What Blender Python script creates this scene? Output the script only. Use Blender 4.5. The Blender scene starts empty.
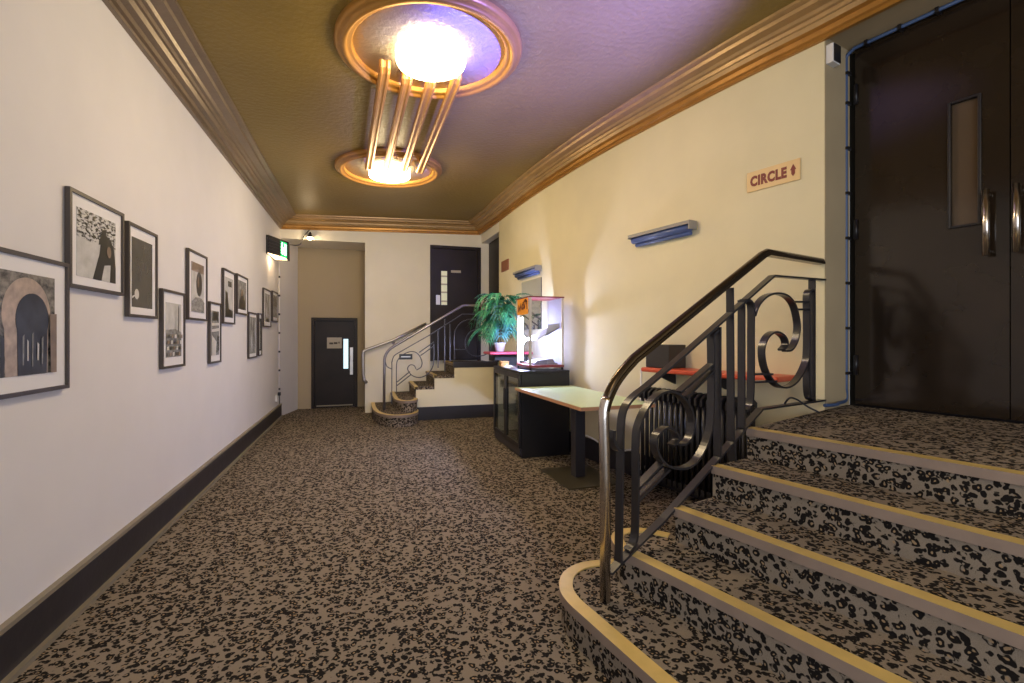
import bpy, bmesh, math, random
from mathutils import Vector, Matrix
random.seed(7)
SC = bpy.context.scene
COL = SC.collection
PI = math.pi

# ------------------------------------------------------------------ camera numbers
F = 480.0; HY = 337.0; H = 1.3
YAW = math.atan((512 - 364) / F)
SA, CA = math.sin(YAW), math.cos(YAW)

def ray(px):
    u = (px - 512) / F
    return (SA + u * CA, CA - u * SA)
def on_line(px, py, a, d):
    """point of the vertical plane through a (plan) along d that shows at a pixel -> (distance along d, height)"""
    r = ray(px)
    det = -r[0] * d[1] + d[0] * r[1]
    k = (-a[0] * d[1] + d[0] * a[1]) / det
    s = (r[0] * a[1] - a[0] * r[1]) / det
    return s, H + (HY - py) / F * k

# ------------------------------------------------------------------ mesh builder
class MB:
    def __init__(self):
        self.v = []; self.f = []; self.m = []; self.sm = []
    def add(self, vs, fs, smooth=False, mi=0):
        b = len(self.v)
        self.v += [Vector(p) for p in vs]
        self.f += [tuple(b + i for i in f) for f in fs]
        self.m += [mi] * len(fs); self.sm += [smooth] * len(fs)
        return self
    def box(self, x0, x1, y0, y1, z0, z1, mi=0):
        vs = [(x, y, z) for z in (z0, z1) for y in (y0, y1) for x in (x0, x1)]
        return self.add(vs, [(0, 2, 3, 1), (4, 5, 7, 6), (0, 1, 5, 4), (2, 6, 7, 3), (0, 4, 6, 2), (1, 3, 7, 5)], mi=mi)
    def obox(self, o, ax, ay, az, mi=0):
        """box from corner o along three vectors"""
        o, ax, ay, az = Vector(o), Vector(ax), Vector(ay), Vector(az)
        vs = [o + ax * i + ay * j + az * k for k in (0, 1) for j in (0, 1) for i in (0, 1)]
        fs = [(0, 2, 3, 1), (4, 5, 7, 6), (0, 1, 5, 4), (2, 6, 7, 3), (0, 4, 6, 2), (1, 3, 7, 5)]
        if ax.cross(ay).dot(az) < 0: fs = [f[::-1] for f in fs]
        return self.add(vs, fs, mi=mi)
    def prism(self, poly, z0, z1, mi=0, smooth=False):
        """plan polygon (ccw) extruded in z; z may be callables of (x,y)"""
        g0 = z0 if callable(z0) else (lambda x, y: z0)
        g1 = z1 if callable(z1) else (lambda x, y: z1)
        n = len(poly)
        ar = sum(poly[i][0] * poly[(i + 1) % n][1] - poly[(i + 1) % n][0] * poly[i][1] for i in range(n))
        if ar < 0: poly = poly[::-1]
        vs = [(x, y, g0(x, y)) for x, y in poly] + [(x, y, g1(x, y)) for x, y in poly]
        self.add(vs, [tuple(range(n - 1, -1, -1)), tuple(range(n, 2 * n))], mi=mi)
        b = len(self.v) - 2 * n
        for i in range(n):
            j = (i + 1) % n
            self.f.append((b + i, b + j, b + n + j, b + n + i)); self.m.append(mi); self.sm.append(smooth)
        return self
    def sweep(self, path, prof, mi=0, smooth=False, closed=False, up=(0, 0, 1), caps=True):
        """profile (list of (side, up)) carried along path; mitred at corners"""
        P = [Vector(p) for p in path]; n = len(P); k = len(prof); up = Vector(up)
        vs = []
        for i in range(n):
            if closed:
                a = (P[i] - P[i - 1]); b = (P[(i + 1) % n] - P[i])
            else:
                a = P[i] - P[i - 1] if i else P[1] - P[0]
                b = P[i + 1] - P[i] if i < n - 1 else P[-1] - P[-2]
            a.normalize(); b.normalize()
            t = (a + b)
            if t.length < 1e-6: t = a.copy()
            t.normalize()
            s = t.cross(up)
            if s.length < 1e-4: s = t.cross(Vector((0, 1, 0)))
            s.normalize()
            u = s.cross(t).normalized()
            c = max(0.35, t.dot(a))
            # mitre: widen the side or up component in the plane of the bend
            bend = (b - a)
            ms = 1 / c if abs(bend.dot(s)) > abs(bend.dot(u)) else 1
            mu = 1 / c if ms == 1 else 1
            for (ps, pu) in prof:
                vs.append(P[i] + s * ps * ms + u * pu * mu)
        fs = []
        segs = n if closed else n - 1
        for i in range(segs):
            for j in range(k):
                a0 = i * k + j; a1 = i * k + (j + 1) % k
                b0 = ((i + 1) % n) * k + j; b1 = ((i + 1) % n) * k + (j + 1) % k
                fs.append((a0, a1, b1, b0))
        if caps and not closed:
            fs.append(tuple(range(k - 1, -1, -1))); fs.append(tuple((n - 1) * k + j for j in range(k)))
        return self.add(vs, fs, smooth=smooth, mi=mi)
    def tube(self, path, r, seg=10, mi=0, closed=False):
        """round bar with a carried frame"""
        P = [Vector(p) for p in path]; n = len(P)
        rr = r if isinstance(r, (list, tuple)) else [r] * n
        T = []
        for i in range(n):
            a = P[(i + 1) % n] - P[i - 1] if (closed or 0 < i < n - 1) else (P[1] - P[0] if i == 0 else P[-1] - P[-2])
            T.append(a.normalized())
        N = T[0].orthogonal().normalized()
        vs = []
        for i in range(n):
            N = (N - T[i] * N.dot(T[i])).normalized()
            B = T[i].cross(N)
            for j in range(seg):
                a = 2 * PI * j / seg
                vs.append(P[i] + (N * math.cos(a) + B * math.sin(a)) * rr[i])
        fs = []
        for i in range(n if closed else n - 1):
            for j in range(seg):
                q = ((i + 1) % n) * seg
                fs.append((i * seg + j, i * seg + (j + 1) % seg, q + (j + 1) % seg, q + j))
        self.add(vs, fs, smooth=True, mi=mi)
        if not closed:
            b = len(self.v) - n * seg
            self.f.append(tuple(b + j for j in range(seg - 1, -1, -1))); self.m.append(mi); self.sm.append(False)
            self.f.append(tuple(b + (n - 1) * seg + j for j in range(seg))); self.m.append(mi); self.sm.append(False)
        return self
    def lathe(self, prof, c, axis=(0, 0, 1), seg=32, mi=0, smooth=True):
        ax = Vector(axis).normalized(); N = ax.orthogonal().normalized(); B = ax.cross(N); c = Vector(c)
        vs = []
        for (r, h) in prof:
            for j in range(seg):
                a = 2 * PI * j / seg
                vs.append(c + ax * h + (N * math.cos(a) + B * math.sin(a)) * max(r, 1e-4))
        fs = []
        for i in range(len(prof) - 1):
            for j in range(seg):
                fs.append((i * seg + j, i * seg + (j + 1) % seg, (i + 1) * seg + (j + 1) % seg, (i + 1) * seg + j))
        return self.add(vs, fs, smooth=smooth, mi=mi)

def setp(o, label=None, cat=None, group=None, kind=None):
    if label: o['label'] = label
    if cat: o['category'] = cat
    if group: o['group'] = group
    if kind: o['kind'] = kind
    return o
def obj(name, mb, mat, parent=None, bevel=0, label=None, cat=None, group=None, kind=None, fix=True):
    me = bpy.data.meshes.new(name)
    off = parent.matrix_basis.translation if parent else Vector((0, 0, 0))
    if parent and parent.parent: off = off + parent.parent.matrix_basis.translation
    me.from_pydata([tuple(p - off) for p in mb.v], [], mb.f)
    for m in (mat if isinstance(mat, (list, tuple)) else [mat]): me.materials.append(m)
    for i, p in enumerate(me.polygons):
        p.material_index = mb.m[i]; p.use_smooth = mb.sm[i]
    if fix:
        bm = bmesh.new(); bm.from_mesh(me); bmesh.ops.recalc_face_normals(bm, faces=bm.faces); bm.to_mesh(me); bm.free()
    me.update()
    o = bpy.data.objects.new(name, me); COL.objects.link(o)
    if parent: o.parent = parent
    if bevel:
        b = o.modifiers.new('bevel', 'BEVEL'); b.width = bevel; b.segments = 2; b.limit_method = 'ANGLE'
    return setp(o, label, cat, group, kind)
def thing(name, label, cat, loc, group=None):
    o = bpy.data.objects.new(name, None); COL.objects.link(o); o.location = loc
    o.empty_display_size = .1
    return setp(o, label, cat, group)
def door_root(name, loc):
    o = bpy.data.objects.new(name, None); COL.objects.link(o); o.location = loc
    return setp(o, kind='structure')

# ------------------------------------------------------------------ materials
def new_mat(name):
    m = bpy.data.materials.new(name); m.use_nodes = True
    nt = m.node_tree; return m, nt, nt.nodes['Principled BSDF']
def mat(name, col, rough=.5, metal=0, spec=.5, bump=0, bscale=40, var=0, vscale=3, coat=0):
    m, nt, b = new_mat(name)
    b.inputs['Base Color'].default_value = (*col, 1); b.inputs['Roughness'].default_value = rough
    b.inputs['Metallic'].default_value = metal; b.inputs['Specular IOR Level'].default_value = spec
    if coat: b.inputs['Coat Weight'].default_value = coat; b.inputs['Coat Roughness'].default_value = .12
    if bump or var:
        tc = nt.nodes.new('ShaderNodeTexCoord')
    if bump:
        n = nt.nodes.new('ShaderNodeTexNoise'); n.inputs['Scale'].default_value = bscale; n.inputs['Detail'].default_value = 4
        nt.links.new(tc.outputs['Object'], n.inputs['Vector'])
        bp = nt.nodes.new('ShaderNodeBump'); bp.inputs['Strength'].default_value = bump; bp.inputs['Distance'].default_value = .02
        nt.links.new(n.outputs['Fac'], bp.inputs['Height']); nt.links.new(bp.outputs['Normal'], b.inputs['Normal'])
    if var:
        n = nt.nodes.new('ShaderNodeTexNoise'); n.inputs['Scale'].default_value = vscale; n.inputs['Detail'].default_value = 5
        nt.links.new(tc.outputs['Object'], n.inputs['Vector'])
        r = nt.nodes.new('ShaderNodeValToRGB')
        r.color_ramp.elements[0].position = .3; r.color_ramp.elements[1].position = .7
        r.color_ramp.elements[0].color = (*[c * (1 - var) for c in col], 1); r.color_ramp.elements[1].color = (*[min(1, c * (1 + var)) for c in col], 1)
        nt.links.new(n.outputs['Fac'], r.inputs['Fac']); nt.links.new(r.outputs['Color'], b.inputs['Base Color'])
    return m
def emis(name, col, s):
    m, nt, b = new_mat(name)
    b.inputs['Base Color'].default_value = (*col, 1)
    b.inputs['Emission Color'].default_value = (*col, 1); b.inputs['Emission Strength'].default_value = s
    return m
def glass(name, tint=(1, 1, 1), rough=0, refl=.08):
    """thin pane: mostly clear with a mirror sheen"""
    m = bpy.data.materials.new(name); m.use_nodes = True; nt = m.node_tree; nt.nodes.clear()
    o = nt.nodes.new('ShaderNodeOutputMaterial'); mx = nt.nodes.new('ShaderNodeMixShader')
    t = nt.nodes.new('ShaderNodeBsdfTransparent'); t.inputs['Color'].default_value = (*tint, 1)
    g = nt.nodes.new('ShaderNodeBsdfGlossy'); g.inputs['Roughness'].default_value = rough
    mx.inputs[0].default_value = refl
    nt.links.new(t.outputs[0], mx.inputs[1]); nt.links.new(g.outputs[0], mx.inputs[2]); nt.links.new(mx.outputs[0], o.inputs['Surface'])
    return m
def carpet():
    m, nt, b = new_mat('leopard_carpet'); N = nt.nodes.new; L = nt.links.new
    tc = N('ShaderNodeTexCoord')
    def math_(op, a, c=None, clamp=False):
        n = N('ShaderNodeMath'); n.operation = op; n.use_clamp = clamp
        for k, x in enumerate((a, c)):
            if x is None: continue
            if isinstance(x, (int, float)): n.inputs[k].default_value = x
            else: L(x, n.inputs[k])
        return n.outputs[0]
    def smooth(x, lo, hi):
        n = N('ShaderNodeMapRange'); n.interpolation_type = 'SMOOTHSTEP'; L(x, n.inputs['Value'])
        n.inputs['From Min'].default_value = lo; n.inputs['From Max'].default_value = hi; return n.outputs['Result']
    w = N('ShaderNodeTexNoise'); w.inputs['Scale'].default_value = 26; w.inputs['Detail'].default_value = 2
    L(tc.outputs['Object'], w.inputs['Vector'])
    sub = N('ShaderNodeVectorMath'); sub.operation = 'SUBTRACT'; L(w.outputs['Color'], sub.inputs[0]); sub.inputs[1].default_value = (.5, .5, .5)
    sc = N('ShaderNodeVectorMath'); sc.operation = 'SCALE'; L(sub.outputs[0], sc.inputs[0]); sc.inputs['Scale'].default_value = .035
    ad = N('ShaderNodeVectorMath'); ad.operation = 'ADD'; L(tc.outputs['Object'], ad.inputs[0]); L(sc.outputs[0], ad.inputs[1])
    v = N('ShaderNodeTexVoronoi'); v.inputs['Scale'].default_value = 37; v.inputs['Randomness'].default_value = .85
    L(ad.outputs[0], v.inputs['Vector'])
    d = v.outputs['Distance']
    ring = math_('MULTIPLY', smooth(d, .15, .22), math_('SUBTRACT', 1, smooth(d, .50, .57)))
    br = N('ShaderNodeTexNoise'); br.inputs['Scale'].default_value = 44; br.inputs['Detail'].default_value = 1
    L(tc.outputs['Object'], br.inputs['Vector'])
    spots = math_('MULTIPLY', ring, smooth(br.outputs['Fac'], .34, .42))
    core = math_('SUBTRACT', 1, smooth(d, .16, .24))
    fine = N('ShaderNodeTexNoise'); fine.inputs['Scale'].default_value = 420; fine.inputs['Detail'].default_value = 2
    L(tc.outputs['Object'], fine.inputs['Vector'])
    base = N('ShaderNodeMix'); base.data_type = 'RGBA'
    base.inputs['A'].default_value = (*CARPET_A, 1); base.inputs['B'].default_value = (*CARPET_B, 1)
    L(fine.outputs['Fac'], base.inputs['Factor'])
    c1 = N('ShaderNodeMix'); c1.data_type = 'RGBA'; L(core, c1.inputs['Factor']); L(base.outputs['Result'], c1.inputs['A']); c1.inputs['B'].default_value = (.34, .235, .135, 1)
    c2 = N('ShaderNodeMix'); c2.data_type = 'RGBA'; L(spots, c2.inputs['Factor']); L(c1.outputs['Result'], c2.inputs['A']); c2.inputs['B'].default_value = (.014, .012, .011, 1)
    L(c2.outputs['Result'], b.inputs['Base Color'])
    b.inputs['Roughness'].default_value = .95; b.inputs['Specular IOR Level'].default_value = .1
    bp = N('ShaderNodeBump'); bp.inputs['Strength'].default_value = .5; bp.inputs['Distance'].default_value = .004
    L(fine.outputs['Fac'], bp.inputs['Height']); L(bp.outputs['Normal'], b.inputs['Normal'])
    return m
CARPET_A = (.165, .135, .102); CARPET_B = (.35, .29, .225)
M = dict(
    carpet=carpet(),
    wall_l=mat('plaster_white', (.735, .715, .725), .75, bump=.06, bscale=18, var=.02),
    wall_r=mat('plaster_cream', (.74, .66, .42), .75, bump=.06, bscale=18, var=.03),
    wall_b=mat('plaster_back', (.85, .80, .66), .75, bump=.06, bscale=18, var=.02),
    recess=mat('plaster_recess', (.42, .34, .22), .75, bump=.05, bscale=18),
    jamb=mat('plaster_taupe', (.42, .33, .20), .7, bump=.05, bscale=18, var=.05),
    ceil=mat('ceiling_gold_paint', (.235, .155, .034), .42, spec=.35, bump=.35, bscale=26, var=.08, vscale=1.5),
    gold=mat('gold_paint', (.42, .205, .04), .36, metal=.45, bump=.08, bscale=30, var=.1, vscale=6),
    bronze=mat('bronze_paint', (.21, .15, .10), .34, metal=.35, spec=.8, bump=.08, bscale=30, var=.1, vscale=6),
    gold2=mat('old_gold_paint', (.40, .25, .10), .36, metal=.35, spec=.7, bump=.08, bscale=30, var=.1, vscale=6),
    rose=mat('rose_silver_paint', (.52, .46, .36), .42, metal=.4, bump=.5, bscale=32),
    bead=mat('dull_brass', (.30, .26, .19), .5, metal=.3),
    skirt=mat('black_skirting', (.022, .019, .024), .45, bump=.1, bscale=12, var=.2),
    door=mat('black_door_paint', (.020, .013, .008), .13, spec=.45, bump=.035, bscale=7, var=.25, vscale=2.5, coat=.12),
    door_far=mat('brown_black_door', (.022, .015, .012), .42, spec=.25, bump=.08, bscale=9, var=.3, vscale=2.5),
    black=mat('black_paint', (.013, .012, .015), .35),
    blackm=mat('black_matte', (.016, .015, .016), .7),
    iron=mat('black_iron', (.018, .017, .020), .28, spec=.7),
    steel=mat('steel_rail', (.30, .28, .30), .3, metal=.8),
    steel2=mat('dark_steel_bar', (.075, .07, .08), .32, metal=.7),
    brass_rail=mat('dark_bronze', (.10, .072, .045), .22, metal=.85),
    chrome=mat('worn_chrome', (.62, .56, .50), .22, metal=1),
    satin=mat('satin_steel', (.50, .47, .45), .35, metal=.9),
    nose=mat('brass_nosing_lit', (.68, .50, .17), .42, metal=.25, var=.08, vscale=12),  # tread face of the strip, yellow lamplight included in the colour
    nose_shade=mat('nosing_shaded_front', (.27, .205, .165), .6, var=.08, vscale=10),  # same strip, darker: shade on the upright face put into the colour
    stringer=mat('stringer_cream', (.80, .72, .48), .6),
    frame=mat('frame_brown', (.055, .042, .036), .4),
    mount=mat('mount_white', (.78, .77, .79), .6),
    glass=glass('case_glass', (.97, .98, 1), 0, .06),
    glass_d=glass('door_glass', (.9, .92, .88), .02, .22),
    mirror=mat('mirror', (.75, .8, .8), .03, metal=1),
    alu=mat('aluminium', (.62, .58, .52), .38, metal=.6),
    chan=mat('grey_channel', (.30, .29, .27), .45, metal=.3),
    redt=mat('red_trim', (.20, .02, .022), .4),
    red=mat('red_laminate', (.62, .085, .035), .35),
    pink=mat('pink_edge', (.55, .06, .12), .35),
    mint=mat('mint_laminate', (.56, .70, .38), .3, var=.03),
    edgew=mat('wood_edge', (.55, .28, .15), .4),
    tgrey=mat('dark_grey_metal', (.035, .032, .04), .4),
    tbase=mat('base_plate', (.11, .095, .065), .35, metal=.5),
    inside=mat('fridge_lining', (.62, .62, .56), .5),
    wire=mat('shelf_wire', (.55, .55, .52), .4, metal=.6),
    grey=mat('grey_tray', (.45, .45, .47), .45, metal=.4),
    pile=mat('grey_board', (.17, .16, .17), .6),
    white=mat('white_plastic', (.75, .74, .72), .45),
    cardb=mat('cardboard', (.50, .25, .08), .7),
    box_d=mat('dark_box', (.03, .024, .02), .5),
    blue=mat('blue_cable', (.055, .10, .22), .4),
    bluelens=mat('blue_louvre', (.085, .125, .29), .3),
    orange=mat('orange_card', (.92, .36, .02), .5),
    rust=mat('rust_ink', (.16, .035, .01), .6),
    signy=mat('sign_yellow', (.72, .50, .22), .45, var=.05),
    signr=mat('sign_red', (.19, .014, .008), .5),
    plaque=mat('plaque_brown', (.27, .10, .045), .5),
    paper=mat('notice_paper', (.48, .43, .34), .6),
    ink=mat('ink', (.06, .05, .04), .7),
    leaf=mat('leaf_green', (.028, .17, .075), .4, var=.5, vscale=7),
    leafb=mat('leaf_teal', (.04, .17, .17), .4, var=.4, vscale=9),
    leafl=mat('leaf_light', (.07, .36, .17), .4, var=.3, vscale=9),
    stem=mat('stem_brown', (.10, .07, .03), .7),
    pot=mat('pot_white', (.60, .60, .64), .3),
    radiator=mat('radiator_black', (.016, .015, .018), .4),
    lamp=emis('lamp_glass', (1, .82, .48), 24),
    tubew=emis('case_tube', (.72, .80, 1), 60),
    green=emis('exit_green', (.02, .55, .16), 1.3),
    exitw=emis('exit_white', (.8, 1, .85), 3.2),
    warm=emis('warm_lens', (1, .72, .40), 4),
    bulb=emis('spot_bulb', (1, .75, .42), 30),
    lit=emis('lit_window', (.62, .88, .95), 1.1),
    litg=emis('lit_panel', (.62, .62, .46), .45),
)

def frosted():
    m = bpy.data.materials.new('frosted_panel'); m.use_nodes = True; nt = m.node_tree; nt.nodes.clear()
    o = nt.nodes.new('ShaderNodeOutputMaterial'); mx = nt.nodes.new('ShaderNodeMixShader'); mx.inputs[0].default_value = .62
    d = nt.nodes.new('ShaderNodeBsdfDiffuse'); d.inputs['Color'].default_value = (.42, .42, .46, 1)
    t = nt.nodes.new('ShaderNodeBsdfTranslucent'); t.inputs['Color'].default_value = (.72, .72, .8, 1)
    nt.links.new(d.outputs[0], mx.inputs[1]); nt.links.new(t.outputs[0], mx.inputs[2]); nt.links.new(mx.outputs[0], o.inputs['Surface'])
    return m
M['frost'] = frosted()
# ------------------------------------------------------------------ helpers for shapes
def cat_rom(pts, n=6):
    """Catmull-Rom through a 2d list"""
    P = [pts[0]] + list(pts) + [pts[-1]]; out = []
    for i in range(1, len(P) - 2):
        p0, p1, p2, p3 = P[i - 1], P[i], P[i + 1], P[i + 2]
        for k in range(n):
            t = k / n
            out.append(tuple(.5 * ((2 * b) + (-a + c) * t + (2 * a - 5 * b + 4 * c - d) * t * t + (-a + 3 * b - 3 * c + d) * t ** 3) for a, b, c, d in zip(p0, p1, p2, p3)))
    out.append(tuple(pts[-1])); return out
def rect(w, t):
    return [(-w / 2, -t / 2), (w / 2, -t / 2), (w / 2, t / 2), (-w / 2, t / 2)]

# cornice bottom and ceiling heights rise a little towards the auditorium side
def zcor(x): return 3.06 + .0333 * (x + 1.31)
def zcei(x): return 3.25 + .0333 * (x + 1.31)

# ------------------------------------------------------------------ room shell
WL = -1.31
RW = [(2.10, 7.53), (2.125, 6.7), (2.17, 5.93), (2.228, 5.3), (2.302, 4.7), (2.382, 4.2), (2.47, 3.76), (2.572, 3.3), (2.69, 2.8), (2.82, 2.35)]
RW = cat_rom(RW, 4)
DT = Vector((.243, -.97, 0)); DN = Vector((.97, .243, 0))      # along and into the auditorium wall
W0 = Vector((2.82, 2.35, 0)); D0 = Vector((3.13, 2.39, 0))
LAND = .82
def wall_at(px, py):
    r = ray(px)
    for (a, b) in zip(RW[:-1], RW[1:]):
        d = (b[0] - a[0], b[1] - a[1])
        det = -r[0] * d[1] + d[0] * r[1]
        k = (-a[0] * d[1] + d[0] * a[1]) / det; s = (r[0] * a[1] - a[0] * r[1]) / det
        if -1e-6 <= s <= 1 + 1e-6:
            t = Vector((d[0], d[1], 0)).normalized()
            return Vector((r[0] * k, r[1] * k, H + (HY - py) / F * k)), t, Vector((t.y, -t.x, 0))   # point, along, out into the room
    raise ValueError(px)

fl = MB(); fl.prism([(WL - .1, -3.2), (6, -3.2), (6, 9.6), (WL - .1, 9.6)], -.12, 0)
obj('floor', fl, M['carpet'], kind='structure')
ce = MB(); ce.prism([(WL - .2, -3.2), (6, -3.2), (6, 9.7), (WL - .2, 9.7)], lambda x, y: zcei(x), lambda x, y: zcei(x) + .15)
obj('ceiling', ce, M['ceil'], kind='structure')
w = MB(); w.prism([(WL - .2, -3.2), (WL, -3.2), (WL, 8.62), (-1.14, 9.4), (-1.14, 9.6), (WL - .2, 9.6)], 0, 3.3)
obj('wall_left', w, M['wall_l'], kind='structure')
# back wall with the recess opening (left) and the stair-head door
RX1, RZ = .016, 2.915
w = MB()
w.prism([(WL - .0, 8.6), (RX1, 8.6), (RX1, 9.4), (WL + .1, 9.4)], RZ, 3.4)
w.prism([(RX1, 8.6), (1.125, 8.6), (1.125, 8.85), (RX1, 8.85)], 0, 3.4)
w.prism([(1.125, 8.6), (2.055, 8.6), (2.055, 8.85), (1.125, 8.85)], 2.945, 3.4)
w.prism([(1.125, 8.72), (2.055, 8.72), (2.055, 8.85), (1.125, 8.85)], 0, 2.945)
w.prism([(2.055, 8.6), (2.6, 8.6), (2.6, 8.85), (2.055, 8.85)], 0, 3.4)
obj('wall_back', w, M['wall_b'], kind='structure')
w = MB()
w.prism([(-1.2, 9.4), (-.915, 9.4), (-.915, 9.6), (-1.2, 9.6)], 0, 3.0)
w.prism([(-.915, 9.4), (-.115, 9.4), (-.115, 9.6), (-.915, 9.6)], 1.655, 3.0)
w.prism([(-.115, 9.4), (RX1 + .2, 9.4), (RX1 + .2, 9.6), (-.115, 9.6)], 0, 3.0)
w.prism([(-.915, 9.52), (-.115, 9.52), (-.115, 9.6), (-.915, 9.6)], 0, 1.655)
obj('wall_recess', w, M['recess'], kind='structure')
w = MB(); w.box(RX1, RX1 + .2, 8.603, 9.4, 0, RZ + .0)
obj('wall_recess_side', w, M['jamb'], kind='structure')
# right wall: one bowed run, then the door recess, then the wall beyond
w = MB()
poly = [(x, y) for x, y in RW] + [(W0.x + .30, W0.y + .075)] + [(x + .35, y + .05) for x, y in RW[::-1][1:]]
w.prism(poly, 0, 3.45)
obj('wall_right', w, M['wall_r'], kind='structure')
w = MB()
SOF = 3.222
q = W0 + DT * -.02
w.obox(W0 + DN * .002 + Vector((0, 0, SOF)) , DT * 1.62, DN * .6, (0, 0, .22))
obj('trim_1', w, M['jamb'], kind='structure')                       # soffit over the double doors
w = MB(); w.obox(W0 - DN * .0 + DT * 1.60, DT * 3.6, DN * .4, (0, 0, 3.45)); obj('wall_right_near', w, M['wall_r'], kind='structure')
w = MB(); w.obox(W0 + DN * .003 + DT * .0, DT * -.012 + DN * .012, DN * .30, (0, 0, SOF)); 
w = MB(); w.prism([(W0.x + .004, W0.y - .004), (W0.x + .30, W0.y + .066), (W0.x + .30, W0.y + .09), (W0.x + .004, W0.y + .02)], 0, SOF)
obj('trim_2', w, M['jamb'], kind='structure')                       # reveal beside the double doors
# back-right return with its own dark door
w = MB(); w.prism([(2.26, 7.5), (2.6, 7.5), (2.6, 8.7), (2.26, 8.7)], 0, 3.4); w.prism([(2.10, 7.54), (2.26, 7.54), (2.26, 8.6), (2.06, 8.6)], 3.02, 3.4)
obj('wall_return', w, M['wall_b'], kind='structure')

# cornice: stepped profile carried round the room.  side = into the room
def cornice(name, path, inn, back_end=None):
    """path of (x, y) at the wall; inn(i) gives the inward normal"""
    prof = [(0, 0), (.028, 0), (.028, .022), (.045, .030), (.05, .058), (.085, .066), (.098, .092), (.112, .096), (.118, .118), (.14, .122), (.152, .140), (.215, .146), (.222, .168), (.265, .174), (.27, .195), (0, .195)]
    mb = MB(); k = len(prof); vs = []
    for i, p in enumerate(path):
        n = inn[i]
        for (a, b) in prof: 
            x = p[0] + n[0] * a; y = p[1] + n[1] * a
            vs.append((x, y, zcor(x) + b))
    fs = []
    for i in range(len(path) - 1):
        for j in range(k):
            fs.append((i * k + j, i * k + (j + 1) % k, (i + 1) * k + (j + 1) % k, (i + 1) * k + j))
    fs.append(tuple(range(k))); fs.append(tuple((len(path) - 1) * k + j for j in range(k)))
    mb.add(vs, fs, mi=0)
    for fi in range(len(mb.f)):
        j = fi % k if fi < (len(path) - 1) * k else 0
        mb.m[fi] = 0 if j < 5 else 1
    return mb
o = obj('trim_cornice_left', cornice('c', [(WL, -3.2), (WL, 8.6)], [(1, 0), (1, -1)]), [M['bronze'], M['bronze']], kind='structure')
rp = [(2.03, 8.6)] + [p for p in RW]; nn = [(-1, -1)]
for i, p in enumerate(RW):
    a = RW[max(0, i - 1)]; b = RW[min(len(RW) - 1, i + 1)]
    t = Vector((b[0] - a[0], b[1] - a[1], 0)).normalized(); nn.append((t.y, -t.x))
    if nn[-1][0] > 0: nn[-1] = (-nn[-1][0], -nn[-1][1])
far = W0 + DT * 5.2
rp.append((far.x, far.y)); nn.append((-DN.x, -DN.y))
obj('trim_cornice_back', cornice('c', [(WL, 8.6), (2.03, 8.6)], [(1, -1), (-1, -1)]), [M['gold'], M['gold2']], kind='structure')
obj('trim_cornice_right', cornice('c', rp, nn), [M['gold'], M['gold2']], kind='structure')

# skirtings
b = MB(); b.box(WL, WL + .022, -3.2, 8.62, .02, .195, 0); b.box(WL, WL + .028, -3.2, 8.62, .195, .215, 1); b.box(WL, WL + .045, -3.2, 8.62, 0, .022, 1)
obj('baseboard_left', b, [M['skirt'], M['bead']], kind='structure')
b = MB()
i0 = [i for i, p in enumerate(RW) if p[1] < 6.4][0]
outer = [p for p in RW[i0:-4]]
inner = []
for i, p in enumerate(outer):
    a = outer[max(0, i - 1)]; c = outer[min(len(outer) - 1, i + 1)]; t = Vector((c[0] - a[0], c[1] - a[1], 0)).normalized()
    inner.append((p[0] + t.y * .024, p[1] - t.x * .024))
b.prism(outer + inner[::-1], 0, .22); obj('baseboard_right', b, M['skirt'], kind='structure')

# ------------------------------------------------------------------ near staircase
RISE = .16
A0 = Vector((.995, 1.862, 0)); RD = (Vector((2.84, 2.37, 0)) - A0).normalized()     # plane of the balustrade
ND = Vector((.262, -.965, 0))                                                        # direction the nosings run
def rail_pt(s, z, off=0): 
    n = Vector((-RD.y, RD.x, 0)); p = A0 + RD * s + n * off
    return Vector((p.x, p.y, z))
stair = thing('staircase', 'carpeted five-step staircase with brass nosings leading up to the black double doors', 'staircase', (1.6, 1.2, 0))
P3 = Vector((1.429, 1.958, 0)); P4 = Vector((1.713, 2.02, 0)); P5 = Vector((2.0, 2.13, 0))
LEN = 3.4
def arc(c, r, a0, a1, n=10):
    return [(c[0] + r * math.cos(math.radians(a0 + (a1 - a0) * i / n)), c[1] + r * math.sin(math.radians(a0 + (a1 - a0) * i / n))) for i in range(n + 1)]
def left_end(P, extra=-.012):
    """nosing line carried to just past the balustrade"""
    n = Vector((-RD.y, RD.x, 0)); d = (P - A0).dot(n)
    k = (extra - d) / (-ND).dot(n)
    return P - ND * k
e3, e4, e5 = left_end(P3), left_end(P4), left_end(P5)
# step fronts, from the far left end to beyond the frame on the right
f1d = Vector((.165, -.986, 0)); f2d = Vector((.285, -.958, 0))
front1 = cat_rom([(1.25, 2.185), (1.06, 2.20), (.94, 2.145), (.868, 2.04), (.845, 1.92), (.87, 1.74), (.914, 1.475)], 6)
pe = Vector((.914, 1.475, 0)) + f1d * 3.2; front1 += [(pe.x, pe.y)]
front2 = cat_rom([(1.45, 2.045), (1.36, 2.135), (1.275, 2.16), (1.20, 2.135), (1.15, 2.06), (1.133, 1.96), (1.157, 1.88)], 6)
pe = Vector((1.157, 1.88, 0)) + f2d * 3.6; front2 += [(pe.x, pe.y)]
def run(e): q = e + ND * LEN; return [(e.x, e.y), (q.x, q.y)]
front3, front4, front5 = run(e3), run(e4), run(e5)
back_far = W0 + DN * .36 + DT * 3.9
def offset_path(path, d):
    out = []
    for i, p in enumerate(path):
        a = path[max(0, i - 1)]; b = path[min(len(path) - 1, i + 1)]
        t = Vector((b[0] - a[0], b[1] - a[1], 0)).normalized()
        out.append((p[0] - t.y * d, p[1] + t.x * d))
    return out
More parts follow.
